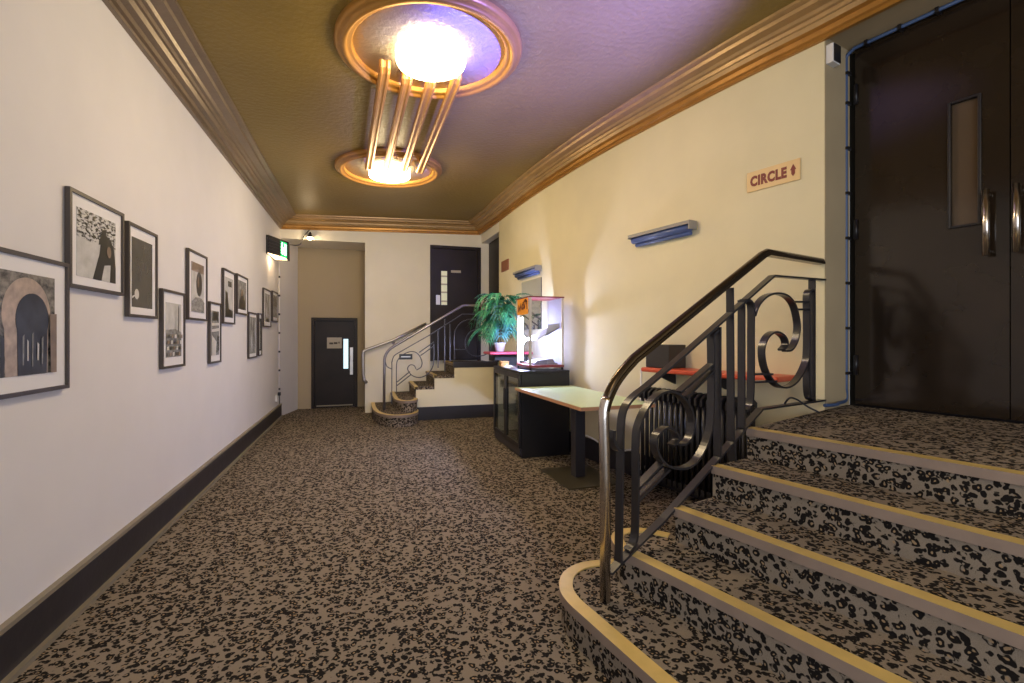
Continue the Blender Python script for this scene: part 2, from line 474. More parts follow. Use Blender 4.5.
levels = [front1, front2, front3, front4, front5]
for i, fr in enumerate(levels):
    z1 = RISE * (i + 1)
    st = MB()
    if i < 4:
        nx = {0: [(e3.x + .02, e3.y - .02), (1.9, -1.2)], 1: [(e4.x, e4.y), (2.4, -1.4)], 2: [(e5.x, e5.y), (2.9, -1.3)], 3: [(e5.x + .15, e5.y + .04), (3.1, -1.3)]}[i]
        poly = list(fr) + [nx[1], nx[0]]
    else:
        qa = W0 + DT * .012; qb = W0 + DN * .27 + DT * .012; qc = W0 + DN * .27 + DT * 1.59; qd = W0 + DT * 1.59; qe = W0 - DN * .005 + DT * 3.6
        poly = list(fr) + [(v.x, v.y) for v in (qe, qd, qc, qb, qa)]
    if i == 4:
        st.prism(poly, 0, lambda x, y: .80 + max(0, (Vector((x, y, 0)) - P5).dot(DN)) * .042)
    else: st.prism(poly, 0, z1)
    step = obj('step', st, M['carpet'], stair)
    # L-shaped nosing strip: lit brass tread face, front with shade painted as brown
    nz = MB()
    ins = offset_path(fr, .045 if i else .05); outp = offset_path(fr, -.012)
    k = len(fr); vs = []
    for j in range(k):
        for (q, z) in ((ins[j], z1 + .006), (outp[j], z1 + .004), (outp[j], z1 - .036), (fr[j], z1 - .036), (ins[j], z1 - .01)):
            vs.append((q[0], q[1], z))
    fs = []; mi = []
    for j in range(k - 1):
        for q in range(5):
            fs.append((j * 5 + q, j * 5 + (q + 1) % 5, (j + 1) * 5 + (q + 1) % 5, (j + 1) * 5 + q)); mi.append(1 if q in (1, 2) else 0)
    fs += [tuple(range(5)), tuple((k - 1) * 5 + q for q in range(5))]; mi += [0, 0]
    nz.add(vs, fs); nz.m = mi
    obj('nosing', nz, [M['nose'], M['nose_shade']], stair, label='brass nosing strip with shade painted into the front')

# ------------------------------------------------------------------ balustrades
nrm = Vector((-RD.y, RD.x, 0))
def balustrade(root, to_sz, to_xyz, spec, up_axis, w=.036, t=.011):
    """spec: (part name, kind, pixels, material); flat bars lie across the plane"""
    for (nm, kind, pts, m_) in spec:
        sz = [to_sz(*p) for p in pts]
        if kind in ('curve', 'tubecurve'): sz = cat_rom(sz, 7)
        path = [to_xyz(*q) for q in sz]
        mb = MB()
        if kind in ('tube', 'tubecurve'): mb.tube(path, w * .62 if nm == 'handrail' else w * .55, 12)
        else: mb.sweep(path, rect(t, w * (1.12 if up_axis is nrm else 1)), up=up_axis)
        obj(nm, mb, m_, root)
nrm = Vector((-RD.y, RD.x, 0))
br = thing('stair_railing', 'black scrolled iron railing with bronze handrail on the near staircase by the double doors', 'railing', (A0.x, A0.y, RISE))
to_sz = lambda px, py: on_line(px, py, (A0.x, A0.y), (RD.x, RD.y))
def hand_path():
    a = [to_sz(*p) for p in [(604, 430), (604.5, 408), (611, 389), (620, 374), (634, 358)]]
    c = cat_rom(a, 6)
    return [(0.0, RISE), (0.0, .7)] + c + [(1.2, 1.765), (1.25, 1.785), (1.88, 1.785)]
mb = MB(); mb.tube([rail_pt(*q) for q in hand_path()[4:]], .021, 12)
mb.sweep([rail_pt(s, z - .012) for s, z in hand_path()[8:]], rect(.05, .016), up=(0, 0, 1))
obj('handrail', mb, M['brass_rail'], br)
mb = MB(); mb.tube([rail_pt(*q) for q in hand_path()[:12]], .0235, 14)
obj('newel_post', mb, M['chrome'], br, label='worn chrome newel post')
I = M['iron']
spec = [
    ('frame_bar', 'bar', [(618.5, 563), (620, 470)] + cat_rom([(620.7, 428), (622, 415), (626, 404.5), (634, 395.5), (645, 387)], 4) + [(667.6, 368), (772, 276), (823, 280)], I),
    ('bottom_bar', 'bar', [(609, 573), (618, 563), (662.8, 519), (690, 488.5), (760, 409), (823, 400)], I),
    ('scroll', 'curve', [(612, 430), (612, 441), (616, 449), (621, 450.5)], I),
    ('scroll', 'curve', [(627, 550), (634, 538), (635.5, 500), (635.5, 445), (638, 424), (648, 404), (660, 393), (672, 392), (685, 402), (691, 418), (690, 434), (684, 443), (677, 444)], I),
    ('scroll', 'curve', [(716, 330), (711, 336), (711, 350), (711, 400), (708.5, 432), (699, 455), (688, 466), (676, 468), (664, 464), (655.5, 452), (654.5, 437), (664.7, 427.5), (673, 431), (676.4, 439), (670.6, 445)], I),
    ('baluster', 'bar', [(717.5, 327), (717.5, 456)], I),
    ('baluster', 'bar', [(730, 288), (731, 440), (733, 462)], I),
    ('baluster', 'bar', [(741.5, 300), (741.5, 428)], I),
    ('baluster', 'curve', [(743, 300), (748, 301), (751, 308), (751, 330), (751, 370), (750, 400), (746, 409), (743, 410)], I),
    ('scroll', 'curve', [(752.5, 316), (756, 306), (764, 297), (774, 293.5), (785, 296), (793, 306), (797, 325), (795, 340), (790, 349), (785, 351)], I),
    ('scroll', 'curve', [(781, 350), (785, 344), (782, 336), (774, 332), (766, 337), (761.5, 350), (764, 368), (772, 382), (783, 387.5), (795, 381), (804, 365), (806.5, 350), (806.5, 310), (806.5, 296), (808, 291), (811, 290)], I),
    ('baluster', 'bar', [(812, 279), (812, 401)], I),
    ('scroll', 'curve', [(806.5, 360), (806.5, 385), (808, 397), (812, 400)], I),
    ('link_bar', 'bar', [(636, 488), (660, 463)], I), ('link_bar', 'bar', [(636, 500), (667, 469)], I),
    ('link_bar', 'bar', [(678, 392), (711, 364)], I), ('link_bar', 'bar', [(684, 397), (711, 371)], I),
    ('link_bar', 'bar', [(793, 302), (807, 302)], I), ('link_bar', 'bar', [(795, 309.5), (807, 309.5)], I),
    ('link_bar', 'bar', [(751, 374), (770, 374)], I), ('link_bar', 'bar', [(751, 382), (774, 381)], I),
]
balustrade(br, to_sz, lambda s, z: rail_pt(s, z), spec, nrm)

# ------------------------------------------------------------------ far staircase
YF = 7.6
fs_ = thing('staircase', 'small carpeted staircase with rounded bottom steps and cream stringer against the back wall', 'staircase', (.4, 8, 0))
R2 = .174; FL = R2 * 5
xs = [.13, .44, .76, 1.055, 1.374]
def far_front(i):
    if i == 0: return cat_rom([(.13, 8.59), (.135, 8.0), (.19, 7.45), (.33, 7.14), (.52, 7.06), (.70, 7.16), (.775, 7.36), (.79, 7.6)], 5)
    if i == 1: return cat_rom([(.45, 8.59), (.455, 7.9), (.47, 7.5), (.56, 7.29), (.69, 7.29), (.77, 7.43), (.79, 7.6)], 5)
    return [(xs[i], 8.59), (xs[i], YF + .005)]
for i in range(5):
    fr = far_front(i); z1 = R2 * (i + 1)
    st = MB()
    xe = 2.09
    poly = list(fr) + [(xe, YF + .03), (xe, 8.59)]
    if i < 2: poly = list(fr) + [(1.0, 7.6), (1.0, 8.59)]
    elif i < 4: poly = list(fr) + [(xs[i] + .5, YF + .005), (xs[i] + .5, 8.59)]
    st.prism(poly, 0, z1); obj('step', st, M['carpet'], fs_)
    nz = MB(); ins = offset_path(fr, .05); outp = offset_path(fr, -.012); k = len(fr); vs = []
    for j in range(k):
        for (q, z) in ((ins[j], z1 + .006), (outp[j], z1 + .004), (outp[j], z1 - .034), (fr[j], z1 - .034), (ins[j], z1 - .01)): vs.append((q[0], q[1], z))
    fcs = []; mi = []
    for j in range(k - 1):
        for q in range(5): fcs.append((j * 5 + q, j * 5 + (q + 1) % 5, (j + 1) * 5 + (q + 1) % 5, (j + 1) * 5 + q)); mi.append(1 if q in (1, 2) else 0)
    fcs += [tuple(range(5)), tuple((k - 1) * 5 + q for q in range(5))]; mi += [0, 0]
    nz.add(vs, fcs); nz.m = mi
    obj('nosing', nz, [M['nose'], M['nose_shade']], fs_, label='brass nosing strip with shade painted into the front')
sg = MB()
for (xa, xb, z1) in ((.775, 1.062, .475), (1.062, 1.38, .645), (1.38, 2.09, .81)): sg.box(xa, xb, YF - .02, YF + .03, .20, z1)
obj('stringer', sg, M['stringer'], fs_, label='cream plastered stair side')
sk = MB(); sk.box(.785, 2.09, YF - .035, YF + .03, 0, .205); obj('skirting', sk, M['skirt'], fs_, label='black skirting along the stair side')
eb = MB(); eb.box(1.36, 2.09, YF - .025, YF + .03, .81, .905); obj('landing_edge', eb, M['skirt'], fs_, label='black board along the landing edge')

YR = YF + .04
fr_ = thing('stair_railing', 'slim scrolled metal railing on the small far staircase, partly behind the fern', 'railing', (.3, YR, R2))
fz = lambda px, py: on_line(px, py, (0, YR), (1, 0))
S = M['steel']
spec = [
    ('handrail', 'tube', [(384, 410), (384.3, 372)] + cat_rom([(384.4, 366), (385, 357), (389, 350), (396, 345)], 5) + [(462, 306), (464.5, 305.4), (498, 305.4)], S),
    ('frame_bar', 'bar', [(391.8, 404), (391.8, 362)] + cat_rom([(391.8, 362), (394, 356), (399, 352.5)], 4) + [(429.7, 335), (462.6, 314), (497, 314.5)], M['steel2']),
    ('scroll', 'curve', [(384.6, 358), (386.7, 366), (391.8, 369)], M['steel2']),
    ('scroll', 'curve', [(396.5, 392), (396.5, 366), (398.5, 359), (404, 354), (412, 351.5), (418, 354), (421.8, 361), (421, 367), (416.4, 370)], M['steel2']),
    ('scroll', 'curve', [(434, 344), (434, 356), (432.5, 367), (427, 374.5), (419, 377.5), (411.5, 375), (407.6, 369), (410, 365), (414, 365.5), (416, 369)], M['steel2']),
    ('link_bar', 'bar', [(397, 382), (410, 371.5)], M['iron']), ('link_bar', 'bar', [(397, 385.5), (411, 374.5)], M['iron']), ('link_bar', 'bar', [(419, 352.5), (434, 342)], M['iron']), ('link_bar', 'bar', [(420.5, 355.5), (434, 346)], M['iron']),
    ('baluster', 'bar', [(438, 331), (438, 368)], M['steel2']), ('baluster', 'bar', [(444.7, 319), (444.7, 372)], M['steel2']),
    ('baluster', 'bar', [(450, 324), (450, 361)], M['steel2']),
    ('scroll', 'curve', [(454.5, 360), (454.5, 335), (456.5, 328), (462, 322), (472, 319), (482, 322), (491, 332)], M['steel2']),
    ('scroll', 'curve', [(479, 329), (470, 332), (465.3, 340), (466, 349), (472, 355), (480, 356), (488, 353), (493, 345)], M['steel2']),
    ('link_bar', 'bar', [(455, 349.5), (466.5, 349.5)], M['steel2']),
]
balustrade(fr_, fz, lambda s, z: Vector((s, YR, z)), spec, (0, 1, 0), w=.034, t=.013)
mb = MB(); a = fz(399, 354); b_ = fz(412.2, 359.3)
mb.box(a[0], b_[0], YR - .035, YR - .02, b_[1], a[1])
pl = obj('notice_plate', mb, M['black'], label='small black plate hung on the slim far stair railing', cat='sign')
mb = MB(); mb.box(a[0] + .03, b_[0] - .03, YR - .037, YR - .034, (a[1] + b_[1]) / 2 - .008, (a[1] + b_[1]) / 2 + .008)
obj('lettering', mb, M['satin'], pl)

# handrail on the back wall beside the far stairs
def bz(px, py, Y=8.52): s, z = on_line(px, py, (0, Y), (1, 0)); return Vector((s, Y, z))
wr = thing('handrail', 'grey tubular handrail fixed on the back wall above the small far staircase', 'handrail', (.2, 8.55, 1))
mb = MB(); mb.tube([bz(*p) for p in [(367, 383), (364, 380), (363.3, 374), (363, 356)]] + [bz(*p) for p in cat_rom([(363, 354), (363.8, 351.3), (367, 349.6)], 4)] + [bz(393.7, 340), bz(426, 323.6)], .026, 10)
obj('rail', mb, M['satin'], wr)
for p in ((393.7, 340), (416, 328.6)):
    q = bz(*p); mb = MB(); mb.tube([q, q + Vector((0, .03, -.05)), q + Vector((0, .085, -.05))], .008, 8); mb.lathe([(.0, 0), (.03, 0), (.03, .01), (0, .01)], q + Vector((0, .079, -.05)), (0, 1, 0), 12)
    obj('bracket', mb, M['satin'], wr)

# ------------------------------------------------------------------ doors
def leaf(name, s0, s1):
    th = .045; root = door_root(name, D0 + DT * s0 + Vector((0, 0, LAND + .03)))
    z0, z1 = .855, 3.215
    g0, g1, gz0, gz1 = (.497, .613, 1.94, 2.645)
    if s0 > .5: g0, g1 = (.875, .99)
    mb = MB()
    def pc(a, b, za, zb, d0=0, d1=th): mb.obox(D0 + DT * a + DN * d0 + Vector((0, 0, za)), DT * (b - a), DN * (d1 - d0), (0, 0, zb - za))
    pc(s0, g0, z0, z1); pc(g1, s1, z0, z1); pc(g0, g1, z0, gz0); pc(g0, g1, gz1, z1)
    obj('panel', mb, M['door'], root)
    mb = MB(); pc2 = lambda a, b, za, zb: mb.obox(D0 + DT * a - DN * .012 + Vector((0, 0, za)), DT * (b - a), DN * .02, (0, 0, zb - za))
    pc2(g0 - .014, g0, gz0 - .014, gz1 + .014); pc2(g1, g1 + .014, gz0 - .014, gz1 + .014); pc2(g0, g1, gz0 - .014, gz0); pc2(g0, g1, gz1, gz1 + .014)
    obj('vision_frame', mb, M['black'], root, bevel=.003)
    mb = MB(); mb.obox(D0 + DT * g0 + DN * .018 + Vector((0, 0, gz0)), DT * (g1 - g0), DN * .006, (0, 0, gz1 - gz0))
    obj('vision_pane', mb, M['vis'], root, label='narrow vision pane')
    hs = .657 if s0 < .5 else .775
    mb = MB(); c = D0 + DT * hs - DN * .05
    mb.tube([c + DN * .05 + Vector((0, 0, 1.77)), c + DN * .012 + Vector((0, 0, 1.77))], .012, 10)
    mb.tube([c + DN * .05 + Vector((0, 0, 2.08)), c + DN * .012 + Vector((0, 0, 2.08))], .012, 10)
    mb.tube([c + Vector((0, 0, 1.745)), c + Vector((0, 0, 2.105))], .0165, 14)
    obj('handle', mb, M['chrome'], root, label='tubular chrome pull handle')
    if s0 < .5:
        for hz in (1.05, 1.95, 2.85):
            mb = MB(); c = D0 + DT * .012 - DN * .008 + Vector((0, 0, hz)); mb.tube([c, c + Vector((0, 0, .13))], .011, 10)
            obj('hinge', mb, M['black'], root)
    return root
M['vis'] = mat('dusty_pane', (.10, .068, .042), .12)
leaf('door_1', .004, .738); leaf('door_2', .743, 1.49)
mb = MB(); mb.obox(D0 + DN * .05 + DT * -.05 + Vector((0, 0, .8)), DT * 1.7, DN * .06, (0, 0, 2.6)); obj('trim_3', mb, M['black'], kind='structure')

# low door in the recess
d3 = door_root('door_3', (-.51, 9.4, 0))
mb = MB(); mb.box(-.912, -.862, 9.37, 9.5, 0, 1.652); mb.box(-.168, -.118, 9.37, 9.5, 0, 1.652); mb.box(-.862, -.168, 9.37, 9.5, 1.60, 1.652)
obj('door_frame', mb, M['door_far'], d3)
mb = MB(); mb.box(-.86, -.17, 9.42, 9.465, .012, 1.598); obj('panel', mb, M['door_far'], d3)
mb = MB(); mb.box(-.83, -.2, 9.405, 9.42, .03, .05); obj('threshold_strip', mb, M['bead'], d3)
def rz(px, py, Y): s, z = on_line(px, py, (0, Y), (1, 0)); return s, z
def panel_box(px0, py0, px1, py1, Y, t):
    a = rz(px0, py0, Y); b = rz(px1, py1, Y); mb = MB(); mb.box(a[0], b[0], Y - t, Y, b[1], a[1]); return mb
obj('vision_pane', panel_box(343.5, 339, 348.2, 368.5, 9.42, .008), M['lit'], d3, label='narrow bright vision pane')
obj('push_plate', panel_box(350, 347.5, 353, 374.5, 9.42, .008), M['satin'], d3, label='tall satin metal plate')
mb = panel_box(350.2, 356, 353.2, 360, 9.42, .05); obj('handle', mb, M['satin'], d3, bevel=.006)
nt_ = panel_box(327, 337.5, 341.8, 348.3, 9.42, .006)
ns = obj('notice', nt_, M['paper'], d3, label='cream notice with dark writing')

mb = MB()
for (a_, b_2, y_) in ((329.3, 333.2, 343.4), (333.8, 337.4, 343.1), (338.4, 339.6, 342.6)):
    p = rz(a_, y_ - .9, 9.414); q = rz(b_2, y_ + .9, 9.414); mb.box(p[0], q[0], 9.4115, 9.4139, q[1], p[1])
obj('lettering', mb, M['ink'], ns)
# stair-head door at the back
d4 = door_root('door_4', (1.6, 8.62, FL))
mb = MB(); mb.box(1.128, 1.175, 8.585, 8.7, FL, 2.94); mb.box(2.0, 2.05, 8.585, 8.7, FL, 2.94); mb.box(1.175, 2.0, 8.585, 8.7, 2.89, 2.94)
obj('door_frame', mb, M['door_far'], d4)
mb = MB(); mb.box(1.178, 1.998, 8.63, 8.675, FL + .01, 2.888); obj('panel', mb, M['door_far'], d4)
obj('vision_pane', panel_box(441.2, 271, 447, 305, 8.63, .008), M['litg'], d4, label='narrow pane with five frosted divisions')
mb = MB()
for yy in (275.5, 283.5, 291.5, 300.5):
    a = rz(441.2, yy, 8.62); b = rz(447, yy + 1.6, 8.62); mb.box(a[0], b[0], 8.612, 8.622, b[1], a[1])
obj('glazing_bar', mb, M['paper'], d4)
obj('label_plate', panel_box(451, 270.2, 460.8, 273, 8.63, .008), M['paper'], d4)
obj('push_plate', panel_box(436, 295, 440, 304.7, 8.63, .008), M['satin'], d4)
# side door on the right return, seen edge-on
d5 = door_root('door_5', (2.22, 8.0, FL))
mb = MB(); mb.prism([(2.215, 7.57), (2.26, 7.57), (2.26, 8.56), (2.195, 8.56)], FL, 3.015); obj('panel', mb, M['door_far'], d5)
mb = MB(); mb.tube([(2.19, 8.3, 1.8), (2.17, 8.3, 1.8), (2.17, 8.3, 2.1), (2.19, 8.3, 2.1)], .01, 8); obj('handle', mb, M['black'], d5)

# ------------------------------------------------------------------ ceiling light (two roses joined by four rods)
def tilt(x, z): return zcei(x) + z
cl = thing('ceiling_light', 'gilded ceiling light of two round roses joined by four rods', 'lamp', (.36, 4.6, 3.3))
def rose(cx, cy, ro, disc):
    zc = zcei(cx)
    ax = Vector((-.0333, 0, 1)).normalized()
    k = ro / .6
    mb = MB(); prof = [(.60, .0), (.605, -.035), (.585, -.055), (.57, -.05), (.563, -.068), (.545, -.08), (.53, -.068), (.524, -.05), (.508, -.058), (.495, -.045), (.49, .0)]
    mb.lathe([(r * k, h * .9) for r, h in prof], (cx, cy, zc + .002), ax, 72); obj('rim', mb, M['gold'], cl)
    mb = MB(); mb.lathe([(.001, -.012), (.495 * k, -.012), (.495 * k, .004)], (cx, cy, zc), ax, 64); obj('dish', mb, M['rose'], cl, label='stippled silvery dish')
    mb = MB(); R = disc
    mb.lathe([(R * .96, 0), (R, -.02), (R, -.075), (R * .97, -.095), (R * .8, -.105), (.001, -.11)], (cx, cy, zc - .012), ax, 48)
    obj('lamp_glass', mb, M['lamp'], cl, label='glowing drum of white glass')
rose(.445, 3.365, .632, .24); rose(.29, 5.86, .61, .24)
for (xa, ya, xb) in ((.14, 3.50, .05), (.305, 3.62, .24), (.48, 3.63, .44), (.66, 3.535, .62)):
    mb = MB(); zl = -.095
    pth = [(xa, ya, tilt(xa, -.045)), (xa, ya + .012, tilt(xa, zl + .012)), (xa, ya + .05, tilt(xa, zl)), (xb, 5.62, tilt(xb, zl)), (xb, 5.69, tilt(xb, zl + .02)), (xb, 5.71, tilt(xb, -.03))]
    mb.sweep(pth, [(-.042, -.004), (-.036, -.020), (-.020, -.026), (-.010, -.016), (.010, -.016), (.020, -.026), (.036, -.020), (.042, -.004), (.036, .02), (-.036, .02)], up=(0, 0, 1))
    obj('rod', mb, M['gold'], cl, bevel=.003)

# ------------------------------------------------------------------ framed photographs on the left wall
def art_mat(name, kind):
    m, nt, b = new_mat(name); N = nt.nodes.new; L = nt.links.new
    tc = N('ShaderNodeTexCoord'); sp = N('ShaderNodeSeparateXYZ'); L(tc.outputs['Generated'], sp.inputs[0])
    mp = N('ShaderNodeMapping'); L(tc.outputs['Generated'], mp.inputs['Vector'])
    n = N('ShaderNodeTexNoise'); r = N('ShaderNodeValToRGB'); L(mp.outputs[0], n.inputs['Vector'])
    b.inputs['Roughness'].default_value = .25
    scl, lo, hi, stops = kind
    n.inputs['Scale'].default_value = scl[0]; n.inputs['Detail'].default_value = 6; n.inputs['Roughness'].default_value = .6
    mp.inputs['Scale'].default_value = (1, scl[1], scl[2])
    mp.inputs['Location'].default_value = (scl[0], scl[1], 0)
    el = r.color_ramp.elements
    el[0].position, el[0].color = lo, (*stops[0], 1); el[1].position, el[1].color = hi, (*stops[-1], 1)
    L(n.outputs['Fac'], r.inputs['Fac']); L(r.outputs['Color'], b.inputs['Base Color'])
    return m
G = lambda v, t=(1, 1, 1): tuple(v * c for c in t)
SEP = (1, .93, .86)
ART = {
    'arch': art_mat('print_arch', ((7, 1, 1.5), .35, .62, [G(.04), G(.30, SEP)])),
    'foliage': art_mat('print_foliage', ((9, 1.3, 1.3), .44, .54, [G(.03), G(.62)])),
    'pale': art_mat('print_pale', ((3, 1, 1), .3, .7, [G(.45), G(.68)])),
    'grey': art_mat('print_grey', ((2, 1, 1), .2, .8, [G(.055, SEP), G(.085, SEP)])),
    'town': art_mat('print_town', ((11, 1, .8), .38, .6, [G(.07), G(.45)])),
    'dark': art_mat('print_dark', ((8, 1, 1), .42, .62, [G(.015), G(.22)])),
    'streak': art_mat('print_streak', ((7, 3, .25), .42, .58, [G(.06), G(.62)])),
    'mid': art_mat('print_mid', ((5, 1, 1), .3, .7, [G(.14), G(.4)])),
    'black': mat('print_black', (.02, .019, .018), .3), 'white': mat('print_white', (.62, .60, .57), .3), 'sepia': mat('print_sepia', (.22, .16, .12), .35, var=.25, vscale=18),
    'char': mat('print_char', (.035, .03, .028), .3), 'tan': mat('print_tan', (.42, .33, .27), .35, var=.3, vscale=22), 'night': mat('print_night', (.035, .038, .05), .3, var=.5, vscale=14),
}
def flat_poly(mb, pts, X):
    """thin printed patch on the picture plane; pts are (y, z)"""
    n = len(pts)
    vs = [(X, y, z) for y, z in pts] + [(X + .0007, y, z) for y, z in pts]
    mb.add(vs, [tuple(range(n)), tuple(range(2 * n - 1, n - 1, -1))] + [(i, (i + 1) % n, n + (i + 1) % n, n + i) for i in range(n)])
def picture(y0, y1, z0, z1, label, base, patches, win=(.12, .88, .14, .88)):
    y0 = y0 * 1.014 + .002; fw = .017; th = .022; X0 = WL + .004
    root = thing('picture_frame', label, 'picture', (WL, (y0 + y1) / 2, (z0 + z1) / 2), 'framed photographs along the left wall')
    mb = MB(); mb.box(X0, X0 + th, y0, y1, z0, z0 + fw); mb.box(X0, X0 + th, y0, y1, z1 - fw, z1); mb.box(X0, X0 + th, y0, y0 + fw, z0 + fw, z1 - fw); mb.box(X0, X0 + th, y1 - fw, y1, z0 + fw, z1 - fw)
    obj('frame', mb, M['frame'], root, label='thin dark brown frame')
    mb = MB(); mb.box(X0, X0 + .012, y0 + fw, y1 - fw, z0 + fw, z1 - fw); obj('mount', mb, M['mount'], root)
    W_, H_ = y1 - y0, z1 - z0
    a, b, c, d = y0 + W_ * win[0], y0 + W_ * win[1], z0 + H_ * win[2], z0 + H_ * win[3]
    mb = MB(); mb.box(X0 + .012, X0 + .0135, a, b, c, d); ph = obj('photograph', mb, ART[base], root)
    for k, (m_, pts) in enumerate(patches):
        mb = MB(); flat_poly(mb, [(a + (b - a) * u, c + (d - c) * v) for u, v in pts], X0 + .0136 + .0008 * k)
        obj('printed_shape', mb, ART[m_], ph)
def circ(cx, cy, rx, ry, n=18, a0=0, a1=360): return [(cx + rx * math.cos(math.radians(a0 + (a1 - a0) * i / n)), cy + ry * math.sin(math.radians(a0 + (a1 - a0) * i / n))) for i in range(n + (0 if a1 - a0 == 360 else 1))]
def horseshoe(cx, cy, r, ry, foot, w2):
    return [(cx + w2, foot)] + circ(cx, cy, r, ry, 20, -25, 205) + [(cx - w2, foot)]
picture(2.10, 2.69, 1.068, 1.634, 'large framed photograph of a horseshoe arch, nearest the camera on the left wall', 'arch',
        [('tan', horseshoe(.46, .60, .44, .36, 0, .38)), ('black', [(.0, .0), (.05, .0), (.06, .35), (.0, .4)]), ('night', horseshoe(.55, .55, .31, .26, 0, .27)), ('mid', [(.36, .10), (.38, .10), (.39, .40), (.36, .38)]), ('white', [(.44, .14), (.46, .14), (.46, .33), (.44, .35)]), ('mid', [(.52, .08), (.54, .08), (.545, .42), (.525, .40)]), ('white', [(.62, .14), (.64, .14), (.65, .30), (.62, .32)]), ('mid', [(.70, .10), (.72, .10), (.73, .38), (.70, .36)]), ('sepia', [(.88, .0), (1, .0), (1, .62), (.86, .62)])], (.24, .83, .14, .86))
picture(2.655, 3.214, 1.53, 1.99, 'framed photograph of a raised dark hand against tree branches, landscape shape', 'pale',
        [('foliage', [(0, .58), (.35, .55), (.62, .62), (1, .55), (1, 1), (0, 1)]), ('black', [(.38, 0), (.60, 0), (.68, .25), (.86, .28), (.84, 0), (1, 0), (1, .25), (.95, .55), (.86, .68), (.72, .74), (.60, .66), (.55, .40)]), ('black', [(.52, .55), (.70, .60), (.74, .84), (.62, .80)]), ('sepia', circ(.80, .48, .06, .09))], (.13, .84, .13, .84))
picture(3.222, 3.673, 1.417, 1.965, 'framed plain dark grey photograph with one small white flower', 'grey',
        [('white', circ(.22, .19, .10, .075)), ('white', [(.0, .12), (.14, .16), (.14, .18), (.0, .15)])], (.14, .84, .11, .86))
picture(3.70, 4.18, 1.083, 1.626, 'framed photograph of a tall thin tower above pale rooftops, in the lower row', 'pale',
        [('mid', [(0, 0), (1, 0), (1, .46), (.62, .52), (0, .50)])] + [('char' if k % 3 == 0 else ('sepia' if k % 3 == 1 else 'white'), [(.02 + .19 * (k % 5), .02 + .11 * (k // 5)), (.02 + .19 * (k % 5) + .10 + .03 * (k % 2), .02 + .11 * (k // 5)), (.02 + .19 * (k % 5) + .12, .09 + .11 * (k // 5)), (.03 + .19 * (k % 5), .085 + .11 * (k // 5))]) for k in range(20)] + [('char', [(.60, .46), (.665, .46), (.66, .92), (.63, .97), (.605, .92)])], (.17, .85, .14, .84))
picture(4.19, 4.717, 1.435, 1.985, 'framed portrait photograph of a dark head above pale clothing, in the upper row', 'pale',
        [('sepia', [(0, .82), (1, .82), (1, 1), (0, 1)]), ('char', circ(.60, .58, .23, .25)), ('sepia', circ(.50, .62, .06, .12)), ('mid', [(0, 0), (1, 0), (1, .22), (.75, .3), (.3, .3), (0, .2)])], (.18, .84, .12, .84))
picture(4.725, 5.135, 1.064, 1.613, 'framed photograph of stacked dark and pale bands, second from left in the lower row', 'mid',
        [('black', [(.1, .78), (.9, .78), (.8, .98), (.2, .98)]), ('white', [(0, .52), (1, .55), (1, .62), (0, .58)]), ('white', [(0, .66), (1, .68), (1, .74), (0, .72)]), ('dark', [(.5, .05), (.98, .1), (.98, .42), (.7, .45)]), ('white', [(0, 0), (.5, 0), (.6, .3), (0, .45)])], (.18, .86, .13, .86))
picture(5.145, 5.645, 1.43, 1.965, 'framed photograph of a dark coat under a small square, touching its right neighbour', 'pale',
        [('black', [(.0, .0), (.9, .0), (.95, .18), (.45, .22), (.3, .62), (.05, .66)]), ('dark', [(.35, .78), (.78, .78), (.78, .92), (.35, .92)])], (.16, .88, .12, .86))
picture(5.66, 6.23, 1.548, 1.978, 'framed photograph of a seated dark figure, touching the coat picture', 'mid',
        [('black', [(.1, .0), (.9, .0), (.85, .3), (.65, .5), (.35, .5), (.12, .3)]), ('sepia', circ(.5, .6, .13, .12))], (.1, .86, .13, .86))
picture(6.195, 6.73, 1.045, 1.597, 'framed pale photograph of vertical streaks, in the lower pair nearer the camera', 'streak', [('dark', [(.55, .05), (.62, .05), (.68, .9), (.6, .9)])], (.14, .86, .1, .9))
picture(6.74, 7.035, 1.056, 1.608, 'framed dark photograph of upright shapes, in the lower pair farther away', 'dark', [('white', [(.25, .05), (.4, .05), (.42, .9), (.28, .9)])], (.16, .88, .12, .88))
picture(7.05, 7.685, 1.438, 1.965, 'framed narrow-looking grey photograph, upper pair by the exit light, nearer one', 'streak', [('black', [(.3, 0), (.8, 0), (.8, .12), (.3, .14)])], (.2, .84, .14, .88))
picture(7.70, 8.28, 1.533, 1.987, 'framed grey photograph farthest along the left wall below the exit light', 'mid', [('dark', [(.1, .5), (.9, .5), (.9, .95), (.1, .95)])], (.14, .86, .14, .88))

# ------------------------------------------------------------------ exit light, spot, sockets on the left
ex = thing('exit_light', 'black louvred exit light with glowing green face on the left wall', 'exit sign', (WL, 7.7, 2.6))
ea, eb = Vector((WL + .03, 7.42, 0)), Vector((WL + .215, 7.88, 0)); ed = eb - ea; en = Vector((ed.y, -ed.x, 0)).normalized()
EX = WL + .002
mb = MB(); mb.prism([(EX, 7.42), (ea.x, ea.y), (eb.x, eb.y), (eb.x, 8.10), (EX, 8.10)], 2.705, 2.73); mb.prism([(EX, 7.42), (EX + .015, 7.42), (EX + .015, 8.1), (EX, 8.1)], 2.47, 2.705)
mb.prism([(eb.x, eb.y), (eb.x, 8.10), (EX + .015, 8.10), (EX + .015, 8.08), (eb.x - .02, 8.08), (eb.x - .02, eb.y)], 2.47, 2.705)
mb.obox(ea + ed * .95 + Vector((0, 0, 2.455)), ed * .05, en * .02, (0, 0, .27))
obj('housing', mb, M['black'], ex)
mb = MB(); mb.obox(ea + Vector((0, 0, 2.48)), ed * .60, en * -.01, (0, 0, .225))
